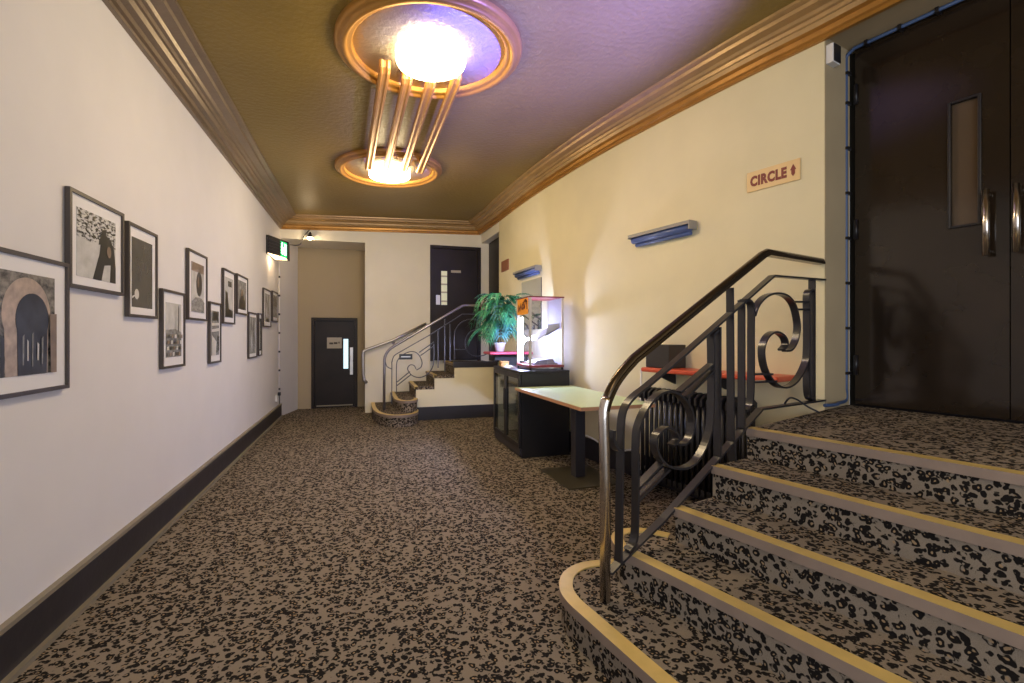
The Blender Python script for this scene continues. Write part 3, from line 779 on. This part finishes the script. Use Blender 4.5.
for k in range(5): mb.obox(ea + Vector((0, 0, 2.492 + .044 * k)), ed * .60, en * .012, (0, 0, .024))
obj('louvre', mb, M['tgrey'], ex, label='black louvred side')
mb = MB(); mb.obox(ea + ed * .60 + Vector((0, 0, 2.48)), ed * .35, en * -.01, (0, 0, .225)); fp = obj('green_face', mb, M['green'], ex, label='glowing green face')
mb = MB(); q = ea + ed * .60 + en * .001
mb.obox(q + ed * .05 + Vector((0, 0, 2.53)), ed * .05, en * .002, (0, 0, .12)); mb.obox(q + ed * .21 + Vector((0, 0, 2.51)), ed * .10, en * .002, (0, 0, .17))
mb.obox(q + ed * .10 + Vector((0, 0, 2.575)), ed * .07, en * .002, (0, 0, .045)); mb.obox(q + ed * .08 + Vector((0, 0, 2.66)), ed * .05, en * .002, (0, 0, .03)); mb.obox(q + ed * .11 + Vector((0, 0, 2.515)), ed * .04, en * .002, (0, 0, .05))
obj('pictogram', mb, M['exitw'], fp, label='white running-person pictogram and doorway')
mb = MB(); mb.prism([(EX + .018, 7.44), (ea.x - .002, ea.y + .02), (eb.x - .03, eb.y), (eb.x - .03, 8.07), (EX + .018, 8.07)], 2.478, 2.486); obj('lens', mb, M['warm'], ex, label='warm downlight lens')
sp = thing('spot_lamp', 'small bright spot lamp under the cornice above the recess', 'lamp', (-.80, 8.5, 3.0))
bx = bz(310, 237, 8.5)
mb = MB(); mb.tube([(bx.x, 8.6, bx.z + .07), (bx.x, 8.53, bx.z + .07), (bx.x, 8.5, bx.z + .03)], .02, 8); mb.lathe([(.02, .05), (.05, .02), (.055, 0)], (bx.x, 8.5, bx.z - .01), seg=16); obj('holder', mb, M['black'], sp)
mb = MB(); mb.lathe([(.001, -.045), (.03, -.035), (.043, -.005), (.04, .02), (.001, .025)], (bx.x, 8.5, bx.z - .005), seg=16); obj('bulb', mb, M['bulb'], sp)
cb = cat_rom([(WL + .10, 8.0, 2.74), (WL + .1, 8.2, 2.80), (WL + .15, 8.5, 2.80), (WL + .3, 8.57, 2.82), (bx.x - .1, 8.57, 2.96), (bx.x - .015, 8.57, 3.07)], 6)
mb = MB(); mb.tube(cb, .008, 6); obj('cable', mb, M['black'], label='thin black cable looping from the exit light to the spot lamp', cat='cable')
cd = thing('cable_conduit', 'thin pale conduit with dark clips running up the far end of the left wall', 'conduit', (WL, 8.45, .3))
mb = MB(); mb.tube([(WL + .008, 8.47, .22), (WL + .008, 8.47, 2.5)], .010, 8); obj('pipe', mb, M['wall_l'], cd)
for k in range(7):
    mb = MB(); z = .45 + k * .3; mb.box(WL, WL + .024, 8.452, 8.488, z, z + .03); obj('clip', mb, M['black'], cd)
so = thing('socket', 'small white socket box with a dark plug low on the left wall', 'socket', (WL, 8.2, .35))
mb = MB(); mb.box(WL, WL + .03, 8.16, 8.26, .30, .40); obj('plate', mb, M['white'], so, bevel=.004)
mb = MB(); mb.box(WL + .03, WL + .07, 8.185, 8.235, .39, .44); mb.tube([(WL + .05, 8.21, .39), (WL + .05, 8.24, .32), (WL + .04, 8.27, .25)], .006, 6); obj('plug', mb, M['black'], so)

# ------------------------------------------------------------------ things on the right wall
def wall_panel(p00, p10, p01, thick, off=0.001):
    """rectangular board on the right wall: left-bottom, right-bottom, left-top pixels -> corner, axes"""
    a, t, n = wall_at(*p00); b, _, _ = wall_at(*p10); c, _, _ = wall_at(*p01)
    ax = Vector((b.x - a.x, b.y - a.y, 0)); nn_ = Vector((ax.y, -ax.x, 0)).normalized()
    return a + nn_ * off, ax, Vector((0, 0, c.z - a.z)), nn_
def text_mesh(body, size, extr=.001, bold=.0):
    cu = bpy.data.curves.new('t', 'FONT'); cu.body = body; cu.size = size; cu.extrude = extr; cu.offset = bold; cu.align_x = 'LEFT'
    cu.resolution_u = 3; cu.space_character = 1.12
    ob = bpy.data.objects.new('t', cu); COL.objects.link(ob)
    dg = bpy.context.evaluated_depsgraph_get()
    me = bpy.data.meshes.new_from_object(ob.evaluated_get(dg)); bpy.data.objects.remove(ob)
    return me
def put_text(body, o, ax, az, n, m_, parent, name='lettering', bold=0, fit=True):
    """letters laid on a board: o lower-left corner, ax full width vector, az full height vector"""
    me = text_mesh(body, 1, .02, bold)
    xs_ = [v.co.x for v in me.vertices]; ys_ = [v.co.y for v in me.vertices]
    x0, x1, y0, y1 = min(xs_), max(xs_), min(ys_), max(ys_)
    mb = MB()
    mb.add([o + ax * ((v.co.x - x0) / (x1 - x0)) + az * ((v.co.y - y0) / (y1 - y0)) + n * (v.co.z * .05 + .001) for v in me.vertices], [tuple(p.vertices) for p in me.polygons])
    ob = obj(name, mb, m_, parent); bpy.data.meshes.remove(me); return ob
o_, ax, az, n_ = wall_panel((748, 193.2), (800.8, 179.3), (748, 173.8), .01)
sg_ = thing('direction_sign', 'yellowed sign reading CIRCLE with a red arrow on the cream wall', 'sign', o_)
mb = MB(); mb.obox(o_, ax, az, n_ * .012); obj('board', mb, M['signy'], sg_, bevel=.001)
put_text('CIRCLE', o_ + ax * .07 + az * .23 + n_ * .012, ax * .70, az * .54, n_, M['signr'], sg_, bold=.055)
mb = MB()
aw = [(.885, .80), (.94, .52), (.918, .52), (.918, .34), (.885, .22), (.852, .34), (.852, .52), (.83, .52)]
base = o_ + n_ * .0125
vs = [base + ax * u + az * v for u, v in aw]; vs2 = [v + n_ * .001 for v in vs]; k = len(aw)
mb.add(vs + vs2, [tuple(range(k - 1, -1, -1)), tuple(range(k, 2 * k))] + [(i, (i + 1) % k, k + (i + 1) % k, k + i) for i in range(k)])
obj('arrow', mb, M['signr'], sg_)

def wall_tube(label, pl, pr, name='strip_light'):
    (a, t, n), (b, _, _) = wall_at(*pl), wall_at(*pr)
    ax = b - a; ax.z = 0; z = (a.z + b.z) / 2; a.z = z; n = Vector((ax.y, -ax.x, 0)).normalized()
    r = thing(name, label, 'wall light', a, 'slim strip lights on the cream wall')
    mb = MB(); u = Vector((0, 0, 1))
    mb.obox(a + n * .010, ax, n * .09, u * .016); mb.obox(a + n * .010 - u * .05, ax, n * .012, u * .05); mb.obox(a + n * .085 - u * .012, ax, n * .015, u * .014)
    obj('channel', mb, M['chan'], r, bevel=.002)
    mb = MB(); d = ax.normalized()
    mb.obox(a + n * .010 - u * .055 + ax, d * .012, n * .09, u * .071); obj('end_cap', mb, M['chan'], r)
    mb = MB(); mb.obox(a + n * .010 - u * .02 - d * .01, d * .0095, n * .09, u * .036); obj('end_cap', mb, M['chan'], r)
    mb = MB(); mb.tube([a + n * .052 - u * .034 + d * .012, a + n * .052 - u * .034 + ax - d * .01], .03, 14); mb.tube([a + n * .03 - u * .075 + d * .03, a + n * .03 - u * .075 + ax - d * .03], .018, 12)
    obj('tube_lamp', mb, M['bluelens'], r, label='blue tube')
wall_tube('slim strip light with blue tube on the cream wall left of the CIRCLE sign', (636.5, 238.5), (696.5, 223))
wall_tube('slim strip light with blue tube on the cream wall above the mirror', (519.5, 273.5), (541.8, 267))
o_, ax, az, n_ = wall_panel((522, 330), (541.6, 327), (522, 282.6), .01)
mr = thing('mirror', 'unframed rectangular mirror on the cream wall behind the lit glass case', 'mirror', o_)
mb = MB(); mb.obox(o_, ax, az, n_ * .006); obj('mirror_glass', mb, M['mirror'], mr)
mb = MB(); mb.obox(o_ + ax, ax.normalized() * .008, az, n_ * .008); obj('edge_strip', mb, M['tgrey'], mr)
o_, ax, az, n_ = wall_panel((502.2, 272.4), (509, 270.2), (502, 262), .01)
mb = MB(); mb.obox(o_, ax, az, n_ * .015); obj('plaque', mb, M['plaque'], bevel=.003, label='small brown plaque high on the cream wall beside the dark side door', cat='plaque')

# red wall shelf, box and radiator behind the near railing
def along(y):
    for (a, b) in zip(RW[:-1], RW[1:]):
        if b[1] <= y <= a[1]:
            k = (a[1] - y) / (a[1] - b[1]); t = Vector((b[0] - a[0], b[1] - a[1], 0)).normalized()
            return Vector((a[0] + (b[0] - a[0]) * k, y, 0)), t, Vector((t.y, -t.x, 0))
    return Vector((RW[-1][0], RW[-1][1], 0)), DT.normalized(), -DN
ys = [3.62 - (3.62 - 2.50) * i / 16 for i in range(17)]
bk = [along(y)[0] + along(y)[2] * .002 for y in ys]; ft = [along(y)[0] + along(y)[2] * .27 for y in ys]
ft = [p + along(3.3)[1] * .0 for p in ft]
shelf = thing('shelf', 'long red-edged wall shelf behind the near stair railing above the radiator', 'shelf', bk[8] + Vector((0, 0, 1.01)))
mb = MB(); mb.prism([(p.x, p.y) for p in bk] + [(p.x, p.y) for p in ft[::-1]], 1.008, 1.045); obj('board', mb, M['red'], shelf, bevel=.012)
for y in (3.5, 3.02):
    p, t, n = along(y); mb = MB()
    vs = [p + n * .004 + Vector((0, 0, 1.007)), p + n * .22 + Vector((0, 0, 1.007)), p + n * .22 + Vector((0, 0, .985)), p + n * .004 + Vector((0, 0, .90))]
    vs2 = [v + t * .02 for v in vs]
    mb.add(vs + vs2, [(0, 1, 2, 3), (7, 6, 5, 4), (0, 4, 5, 1), (1, 5, 6, 2), (2, 6, 7, 3), (3, 7, 4, 0)]); obj('bracket', mb, M['blackm'], shelf)
p, t, n = along(3.60); p2, t2, n2 = along(3.28)
mb = MB(); mb.obox(p + n * .03 + Vector((0, 0, 1.046)), t * .25, n * .20, (0, 0, .19)); bxx = obj('speaker_box', mb, M['box_d'], bevel=.004, label='small dark box standing on the red-edged wall shelf', cat='box')
rad = thing('radiator', 'black column radiator below the red shelf behind the near stair railing', 'radiator', along(3.3)[0] + along(3.3)[2] * .12)
NS = 19
for i in range(NS):
    y = 3.70 - i * .0515; p, t, n = along(y); c = p + n * .11; mb = MB()
    for dd in (-.055, 0, .055):
        q = c + n * dd; mb.tube([q + Vector((0, 0, .11)), q + Vector((0, 0, .80))], .0155, 8)
    mb.sweep([c - n * .075 + Vector((0, 0, .82)), c - n * .04 + Vector((0, 0, .845)), c + n * .04 + Vector((0, 0, .845)), c + n * .075 + Vector((0, 0, .82)), c + n * .075 + Vector((0, 0, .79)), c - n * .075 + Vector((0, 0, .79))], rect(.034, .02), up=t, closed=True)
    mb.obox(c - n * .075 - t * .018 + Vector((0, 0, .09)), t * .036, n * .15, (0, 0, .05))
    obj('column', mb, M['radiator'], rad)
for y in (3.67, 2.82):
    p, t, n = along(y); mb = MB(); mb.obox(p + n * .05 - t * .015, t * .03, n * .12, (0, 0, .095)); obj('foot', mb, M['radiator'], rad)
p, t, n = along(3.77); mb = MB(); mb.tube([p + n * .10 + Vector((0, 0, 0)), p + n * .10 + Vector((0, 0, .12)), p + n * .10 + t * .05 + Vector((0, 0, .16))], .011, 8); mb.lathe([(.018, 0), (.02, .03), (.014, .05), (.001, .052)], p + n * .10 + Vector((0, 0, .15)), seg=12); obj('valve', mb, M['satin'], rad)
p1 = along(3.82); mb = MB(); mb.tube([p1[0] + p1[2] * .06 + Vector((0, 0, 0)), p1[0] + p1[2] * .06 + Vector((0, 0, 1.0))], .010, 8); obj('heating_pipe', mb, M['white'], label='thin pale upright pipe beside the black radiator', cat='pipe')

# ------------------------------------------------------------------ table
tb = thing('table', 'pale green rectangular table with wood edge on a black pedestal by the right wall', 'table', (1.93, 4.07, 0))
ang = math.radians(1.5); ux = Vector((math.cos(ang), math.sin(ang), 0)); uy = Vector((-math.sin(ang), math.cos(ang), 0))
Bc = Vector((1.555, 3.29, 0))
TW, TL, TH = .655, 1.52, .77
mb = MB(); mb.obox(Bc + Vector((0, 0, TH - .028)), ux * TW, uy * TL, (0, 0, .026)); obj('table_edge', mb, M['edgew'], tb, label='wood-coloured table edge')
mb = MB(); mb.obox(Bc + ux * .004 + uy * .004 + Vector((0, 0, TH - .002)), ux * (TW - .008), uy * (TL - .008), (0, 0, .003)); obj('table_top', mb, M['mint'], tb)
cc = Vector((1.90, 4.08, 0))
mb = MB(); mb.obox(cc - ux * .05 - uy * .05 + Vector((0, 0, .012)), ux * .10, uy * .10, (0, 0, TH - .042)); obj('leg', mb, M['tgrey'], tb, bevel=.004)
mb = MB(); mb.obox(cc - ux * .25 - uy * .33, ux * .50, uy * .66, (0, 0, .012)); obj('base_plate', mb, M['tbase'], tb, bevel=.004)
mb = MB(); mb.obox(cc - ux * .2 - uy * .2 + Vector((0, 0, TH - .034)), ux * .4, uy * .4, (0, 0, .005)); obj('top_plate', mb, M['tgrey'], tb)

# ------------------------------------------------------------------ glass-door cooler
X0, X1, Y0_, Y1_, CH = 1.585, 2.17, 4.88, 5.95, .935
fc = thing('bottle_cooler', 'black low bottle cooler with two glass doors under the lit glass case', 'cooler', (1.88, 5.4, 0))
mb = MB()
mb.box(X0 + .03, X1, Y0_, Y0_ + .04, .0, CH - .03); mb.box(X0 + .03, X1, Y1_ - .04, Y1_, .0, CH - .03); mb.box(X0 + .03, X1, Y0_ + .04, Y1_ - .04, .0, .10); mb.box(X1 - .05, X1, Y0_ + .04, Y1_ - .04, .10, CH - .03)
mb.box(X0, X1, Y0_ - .003, Y1_ + .003, CH - .03, CH)
obj('body', mb, M['black'], fc, bevel=.004)
mb = MB(); mb.box(X0 + .012, X0 + .03, Y0_ + .02, Y1_ - .02, .03, .095); obj('plinth_grille', mb, M['tgrey'], fc)
mb = MB(); mb.box(X1 - .07, X1 - .05, Y0_ + .045, Y1_ - .045, .105, CH - .035); mb.box(X0 + .05, X1 - .07, Y0_ + .04, Y0_ + .048, .105, CH - .035); mb.box(X0 + .05, X1 - .07, Y1_ - .048, Y1_ - .04, .105, CH - .035); obj('lining', mb, M['inside'], fc, label='pale interior lining')
for z in (.35, .6):
    mb = MB(); mb.tube([(X0 + .06, Y0_ + .05, z), (X0 + .06, Y1_ - .05, z)], .006, 6); mb.tube([(X1 - .09, Y0_ + .05, z), (X1 - .09, Y1_ - .05, z)], .006, 6)
    for k in range(22):
        y = Y0_ + .06 + k * .045; mb.tube([(X0 + .06, y, z), (X1 - .09, y, z)], .003, 4)
    obj('wire_shelf', mb, M['wire'], fc)
mid = (Y0_ + Y1_) / 2
for (ya, yb, hy) in ((Y0_ + .004, mid - .002, mid - .03), (mid + .002, Y1_ - .004, mid + .03)):
    d = MB(); fw = .05; za, zb = .105, CH - .035; xa, xb = X0 + .0, X0 + .028
    d.box(xa, xb, ya, ya + fw, za, zb); d.box(xa, xb, yb - fw, yb, za, zb); d.box(xa, xb, ya + fw, yb - fw, za, za + fw); d.box(xa, xb, ya + fw, yb - fw, zb - fw, zb)
    do = obj('door', d, M['black'], fc, bevel=.003)
    g = MB(); g.box(xa + .01, xa + .016, ya + fw, yb - fw, za + fw, zb - fw); obj('glass_pane', g, M['glass_d'], do)
    h = MB(); h.box(xa - .012, xa, hy - .008, hy + .008, .45, .7); obj('handle', h, M['black'], do)

# ------------------------------------------------------------------ lit glass case
cx0, cx1, cy0, cy1, cz0, cz1 = 1.73, 2.135, 4.96, 5.42, CH, 1.75
gc = thing('display_case', 'brightly lit upright glass snack case with red trim standing on the black cooler', 'display case', ((cx0 + cx1) / 2, (cy0 + cy1) / 2, cz0))
mb = MB()
for x in (cx0, cx1 - .03):
    for y in (cy0, cy1 - .03): mb.box(x, x + .03, y, y + .03, cz0 + .03, cz1 - .012)
obj('corner_post', mb, M['alu'], gc, bevel=.002) if False else None
for x in (cx0, cx1 - .026):
    for y in (cy0, cy1 - .026):
        mb = MB(); mb.box(x, x + .026, y, y + .026, cz0 + .03, cz1 - .014); obj('post', mb, M['alu'], gc, bevel=.002)
        mb = MB(); mb.box(x + .004, x + .022, y + .004, y + .022, cz0, cz0 + .028); obj('foot', mb, M['black'], gc)
mb = MB(); mb.box(cx0 - .004, cx1 + .004, cy0 - .004, cy1 + .004, cz0 + .028, cz0 + .055); obj('bottom_trim', mb, M['redt'], gc, bevel=.003, label='dark red bottom trim')
mb = MB(); mb.box(cx0 - .006, cx1 + .006, cy0 - .006, cy1 + .006, cz1 - .014, cz1); obj('top_trim', mb, M['redt'], gc, bevel=.003, label='dark red lid')
mb = MB(); i_ = .01
mb.box(cx0 + i_, cx0 + i_ + .003, cy0 + .026, cy1 - .026, cz0 + .055, cz1 - .014); obj('glass_pane', mb, M['glass'], gc)
mb = MB(); mb.box(cx0 + .026, cx1 - .026, cy0 + i_, cy0 + i_ + .003, cz0 + .055, cz1 - .014); obj('glass_pane', mb, M['glass'], gc)
mb = MB(); mb.box(cx0 + .026, cx1 - .026, cy1 - i_ - .003, cy1 - i_, cz0 + .055, cz1 - .014); obj('glass_pane', mb, M['glass'], gc)
mb = MB(); mb.box(cx1 - i_ - .003, cx1 - i_, cy0 + .026, cy1 - .026, cz0 + .055, cz1 - .014); obj('back_panel', mb, M['frost'], gc, label='frosted white back panel')
def slab(mb, pts, d):
    n = len(pts); vs = [Vector(p) for p in pts]; vs2 = [v + Vector(d) for v in vs]
    mb.add(vs + vs2, [tuple(range(n)), tuple(range(2 * n - 1, n - 1, -1))] + [(i, (i + 1) % n, n + (i + 1) % n, n + i) for i in range(n)])
mb = MB(); slab(mb, [(cx0 + .10, cy0 + .05, 1.265), (cx1 - .03, cy0 + .05, 1.40), (cx1 - .03, cy1 - .05, 1.40), (cx0 + .10, cy1 - .05, 1.265)], (0, 0, .015)); slab(mb, [(cx0 + .20, cy0 + .05, 1.30), (cx1 - .03, cy0 + .05, 1.40), (cx1 - .03, cy0 + .05, 1.455), (cx0 + .24, cy0 + .05, 1.44)], (0, .004, 0))
obj('chute', mb, M['grey'], gc, label='grey sloping chute')
mb = MB(); mb.box(cx0 + .07, cx1 - .05, cy0 + .06, cy1 - .06, cz0 + .056, cz0 + .075); slab(mb, [(cx0 + .09, cy0 + .08, cz0 + .075), (cx1 - .07, cy0 + .08, cz0 + .075), (cx1 - .1, cy0 + .08, cz0 + .12), (cx0 + .12, cy0 + .08, cz0 + .10)], (0, .28, 0)); obj('tray', mb, M['pile'], gc)
mb = MB(); mb.tube([(cx0 + .05, cy1 - .05, cz0 + .09), (cx0 + .05, cy1 - .05, cz1 - .22)], .013, 12); obj('tube_lamp', mb, M['tubew'], gc, label='cold white upright tube lamp')
sgn = MB(); sgn.box(cx0 - .004, cx0 + .0, cy0 + .05, cy1 - .04, 1.555, 1.735)
oc = obj('orange_card', sgn, M['orange'], gc, label='orange card with rust-coloured brush lettering')
mb = MB(); ya, yb = cy0 + .05, cy1 - .04
def stroke(pts, wd):
    P = [Vector((cx0 - .006, yb - (yb - ya) * u, 1.555 + .18 * v)) for u, v in pts]
    mb.sweep(P, rect(wd, .002), up=(1, 0, 0))
stroke([(.10, .20), (.16, .55), (.26, .30), (.36, .62), (.42, .35)], .022); stroke([(.50, .30), (.52, .62), (.62, .66), (.66, .45), (.55, .35)], .022); stroke([(.70, .35), (.80, .85), (.92, .80), (.95, .3)], .025); stroke([(.55, .70), (.80, .90), (.97, .72)], .022)
obj('lettering', mb, M['rust'], oc)

# bits on the cooler top
mb = MB(); mb.box(1.62, 1.72, 5.70, 5.80, CH, CH + .05); mb.box(1.615, 1.725, 5.695, 5.805, CH + .05, CH + .062); obj('carton', mb, M['cardb'], bevel=.006, label='small orange-brown carton on the far end of the black cooler', cat='box')
mb = MB(); pts = []
for i in range(7):
    for j in range(7): pts.append((1.60 + .13 * i / 6, 5.46 + .16 * j / 6, CH + .004 + .05 * random.random() * math.sin(PI * i / 6) * math.sin(PI * j / 6)))
mb.add(pts, [(i * 7 + j, (i + 1) * 7 + j, (i + 1) * 7 + j + 1, i * 7 + j + 1) for i in range(6) for j in range(6)], smooth=True)
mb.add([(1.60, 5.46, CH + .001), (1.73, 5.46, CH + .001), (1.73, 5.62, CH + .001), (1.60, 5.62, CH + .001)], [(0, 1, 2, 3)])
obj('paper_napkin', mb, M['white'], label='crumpled white paper napkin on the black cooler', cat='napkin')

# ------------------------------------------------------------------ fern on its shelf
ps = thing('plant_shelf', 'short pink-edged wall shelf carrying the fern, beyond the black cooler', 'shelf', (1.85, 6.18, 1.07))
mb = MB(); mb.box(1.55, 2.14, 5.99, 6.36, 1.07, 1.105); obj('board', mb, M['pink'], ps, bevel=.012)
mb = MB(); mb.box(1.66, 2.13, 6.15, 6.19, .99, 1.07); slab(mb, [(2.13, 6.15, .70), (2.13, 6.15, .99), (1.75, 6.15, .99)], (0, .04, 0)); obj('bracket', mb, M['blackm'], ps)
pc_ = Vector((1.73, 6.17, 1.106))
pt = thing('potted_fern', 'bushy drooping green fern in a small pot on the pink-edged shelf', 'plant', pc_)
mb = MB(); mb.lathe([(.001, 0), (.055, 0), (.075, .10), (.082, .105), (.082, .12), (.07, .12), (.066, .105), (.001, .1)], pc_, seg=24); obj('pot', mb, M['pot'], pt)
mb = MB()
for k in range(7):
    a = random.random() * 6.28; mb.tube([pc_ + Vector((.03 * math.cos(a), .03 * math.sin(a), .1)), pc_ + Vector((.03 * math.cos(a * 1.3), .03 * math.sin(a), .35)), pc_ + Vector((.09 * math.cos(a), .09 * math.sin(a), .55))], [.006, .005, .003], 6)
obj('stems', mb, M['stem'], pt)
def frond(mb, p0, d, up0, length, droop, lw, mi, nseg=11):
    """arching rachis with paired leaflets"""
    p = Vector(p0); d = Vector(d).normalized(); v = d * math.cos(up0) + Vector((0, 0, math.sin(up0)))
    st = length / nseg
    for i in range(nseg):
        q = p + v * st
        side = v.cross(Vector((0, 0, 1)))
        if side.length < .05: side = Vector((1, 0, 0))
        side.normalize()
        wl = lw * (math.sin(PI * (i + 1.2) / (nseg + 1.6)) ** .7)
        for s in (-1, 1):
            tip = q + side * s * wl + v * wl * .55 + Vector((0, 0, -.35 * wl))
            m1 = p + side * s * wl * .45 + v * wl * .05 ; m2 = p + side * s * wl * .5 + v * wl * .62
            mb.add([p, m1, tip, m2], [(0, 1, 2, 3)], mi=mi)
        mb.add([p - side * .002, p + side * .002, q + side * .002, q - side * .002], [(0, 1, 2, 3)], mi=mi)
        v = (v + Vector((0, 0, -droop / nseg))).normalized(); p = q
rnd = random.Random(5)
def foliage(name, n, mats, seed, hz, ln):
    rnd = random.Random(seed); mb = MB()
    for k in range(n):
        a = rnd.random() * 2 * PI; d = (math.cos(a), math.sin(a), 0)
        h = hz[0] + (hz[1] - hz[0]) * rnd.random()
        r0 = .02 + .07 * rnd.random()
        frond(mb, pc_ + Vector((r0 * d[0], r0 * d[1], h)), d, rnd.uniform(-.3, 1.0), rnd.uniform(*ln) * (1 if d[0] < .2 else .75), rnd.uniform(1.8, 4.5), rnd.uniform(.07, .13), rnd.choice((0, 0, 1, 2)), rnd.choice((6, 7, 8)))
    return obj(name, mb, mats, pt, fix=False)
foliage('fronds', 72, [M['leaf'], M['leafl'], M['leafb']], 8, (.26, .74), (.22, .50))
mb = MB()
for (dx, dy, u, l) in ((.75, -.65, 1.2, .60), (.55, -.8, 1.05, .66), (.3, -.9, 1.1, .62)):
    frond(mb, pc_ + Vector((.03, 0, .5)), (dx, dy, 0), u, l, 2.3, .07, 0, 13)
obj('arching_frond', mb, [M['leaf']], pt, fix=False)

# ------------------------------------------------------------------ cables and small fittings near the double doors
rc = thing('rope_light', 'blue cable clipped round the frame of the black double doors', 'cable', D0 + Vector((0, 0, .85)))
def dpt(s, z, off=.045): p = D0 + DT * s - DN * off; return Vector((p.x, p.y, z))
lo = W0 - DN * .10 + DT * .05
lp = [(lo.x, lo.y, .875), (lo.x + .12, lo.y + .02, .872), tuple(W0 + DN * .12 + DT * .03 + Vector((0, 0, .872)))]
path = cat_rom([tuple(p) for p in lp] + [tuple(dpt(-.03, .88)), tuple(dpt(-.03, .96))], 6) + [tuple(dpt(-.03, 3.10))] + [tuple(p) for p in cat_rom([tuple(dpt(-.03, 3.12)), tuple(dpt(-.025, 3.175)), tuple(dpt(.02, 3.205))], 4)] + [tuple(dpt(1.4, 3.205))]
mb = MB(); mb.tube(path, .011, 8); obj('cord', mb, M['blue'], rc)
for z in (1.05, 1.35, 1.65, 1.95, 2.25, 2.55, 2.85, 3.05):
    mb = MB(); p = dpt(-.03, z); mb.obox(p - DT * .018 - DN * .014, DT * .036, DN * .05, (0, 0, .018)); obj('clip', mb, M['black'], rc)
for s in (.08, .26, .44, .62):
    mb = MB(); p = dpt(s, 3.19); mb.obox(p - DN * .014, DT * .018, DN * .05, (0, 0, .03)); obj('clip', mb, M['black'], rc)
db = thing('sensor_box', 'small white and black sensor box high in the corner of the double door recess', 'sensor', W0 + DN * .05 + Vector((0, 0, 3.1)))
q0 = W0 + DN * .01 + DT * .002 + Vector((0, 0, 3.05))
mb = MB(); mb.obox(q0, DT * .045, DN * .09, (0, 0, .12)); obj('case', mb, M['white'], db, bevel=.004)
mb = MB(); mb.obox(q0 + DT * .0455 + DN * .006 + Vector((0, 0, .006)), DT * .006, DN * .078, (0, 0, .108)); fa = obj('front', mb, M['black'], db)
# loose black cable hooked over the bottom bar
a = rail_pt(1.48, .90); mb = MB()
mb.tube(cat_rom([tuple(a + Vector((-.02, .02, -.02))), tuple(a + Vector((-.01, -.015, .035))), tuple(a + Vector((.03, -.03, .03))), tuple(a + Vector((.09, -.06, -.015))), tuple(a + Vector((.14, -.09, -.045)))], 6), .006, 6)
obj('loose_cable', mb, M['black'], label='short black cable end hooked over the bottom bar of the near railing', cat='cable')
# cable along the right skirting behind the table
cpts = []
for k in range(9):
    y = 4.75 - k * .1; p, t, n = along(y); cpts.append(tuple(p + n * (.04 + .02 * math.sin(k * 2)) + Vector((0, 0, .235 + .02 * math.sin(k * 1.7)))))
mb = MB(); mb.tube(cat_rom(cpts, 5), .008, 6); obj('floor_cable', mb, M['white'], label='pale cable lying along the skirting behind the green table', cat='cable')

# ------------------------------------------------------------------ light
def area(name, loc, target, size, power, col, sy=None):
    l = bpy.data.lights.new(name, 'AREA'); l.energy = power; l.color = col; l.size = size
    if sy: l.shape = 'RECTANGLE'; l.size_y = sy
    o = bpy.data.objects.new(name, l); COL.objects.link(o); o.location = loc
    o.rotation_euler = (Vector(target) - Vector(loc)).to_track_quat('-Z', 'Y').to_euler(); return o
def point(name, loc, power, col, r=.1):
    l = bpy.data.lights.new(name, 'POINT'); l.energy = power; l.color = col; l.shadow_soft_size = r
    o = bpy.data.objects.new(name, l); COL.objects.link(o); o.location = loc; return o
point('rose_and_fill_lamp', (.41, 3.38, 3.02), 38, (1, .78, .46), .2)
point('rose_and_fill_lamp', (.29, 5.86, 3.02), 38, (1, .78, .46), .2)
point('rose_and_fill_lamp', (.6, -.4, 2.9), 34, (1, .80, .50), .3)  # added warm fill behind the camera, no rose hangs here
area('rear_cool_fill', (.6, -3.1, 1.6), (.4, 4, 1.4), 3.4, 120, (.80, .87, 1), 2.6)  # added cool fill at the open rear end, source not known
point('case_lamp', (cx0 + .10, cy1 - .11, 1.27), 105, (.55, .60, 1), .05)
sl = bpy.data.lights.new('ceiling_sheen_fill', 'SPOT'); sl.energy = 6500; sl.color = (.10, .10, 1); sl.spot_size = math.radians(40); sl.spot_blend = 1; sl.shadow_soft_size = .12  # added blue spot out of view, gives the ceiling its violet sheen
so_ = bpy.data.objects.new('ceiling_sheen_fill', sl); COL.objects.link(so_); so_.location = (2.3, .5, 1.75)
so_.rotation_euler = (Vector((1.35, 3.1, 3.3)) - so_.location).to_track_quat('-Z', 'Y').to_euler()
point('exit_lamp', (WL + .1, 7.7, 2.42), 2.2, (1, .75, .45), .05)
point('spot_glow', (bx.x, 8.44, bx.z - .07), 3, (1, .75, .45), .04)
wd = bpy.data.worlds.new('world'); SC.world = wd; wd.use_nodes = True
bg = wd.node_tree.nodes['Background']; bg.inputs['Color'].default_value = (.85, .90, 1, 1); bg.inputs['Strength'].default_value = .5

# ------------------------------------------------------------------ camera
cam = bpy.data.cameras.new('camera'); co = bpy.data.objects.new('camera', cam); COL.objects.link(co)
cam.sensor_fit = 'HORIZONTAL'; cam.sensor_width = 36; cam.lens = 36 * F / 1024
cam.shift_y = -(341.5 - HY) / 1024
cam.clip_start = .05
co.location = (0, 0, H); co.rotation_euler = (PI / 2, 0, -YAW)
SC.camera = co
SC.view_settings.view_transform = 'Standard'; SC.view_settings.look = 'None'
SC.view_settings.exposure = 0; SC.view_settings.gamma = 1; SC.view_settings.use_curve_mapping = False
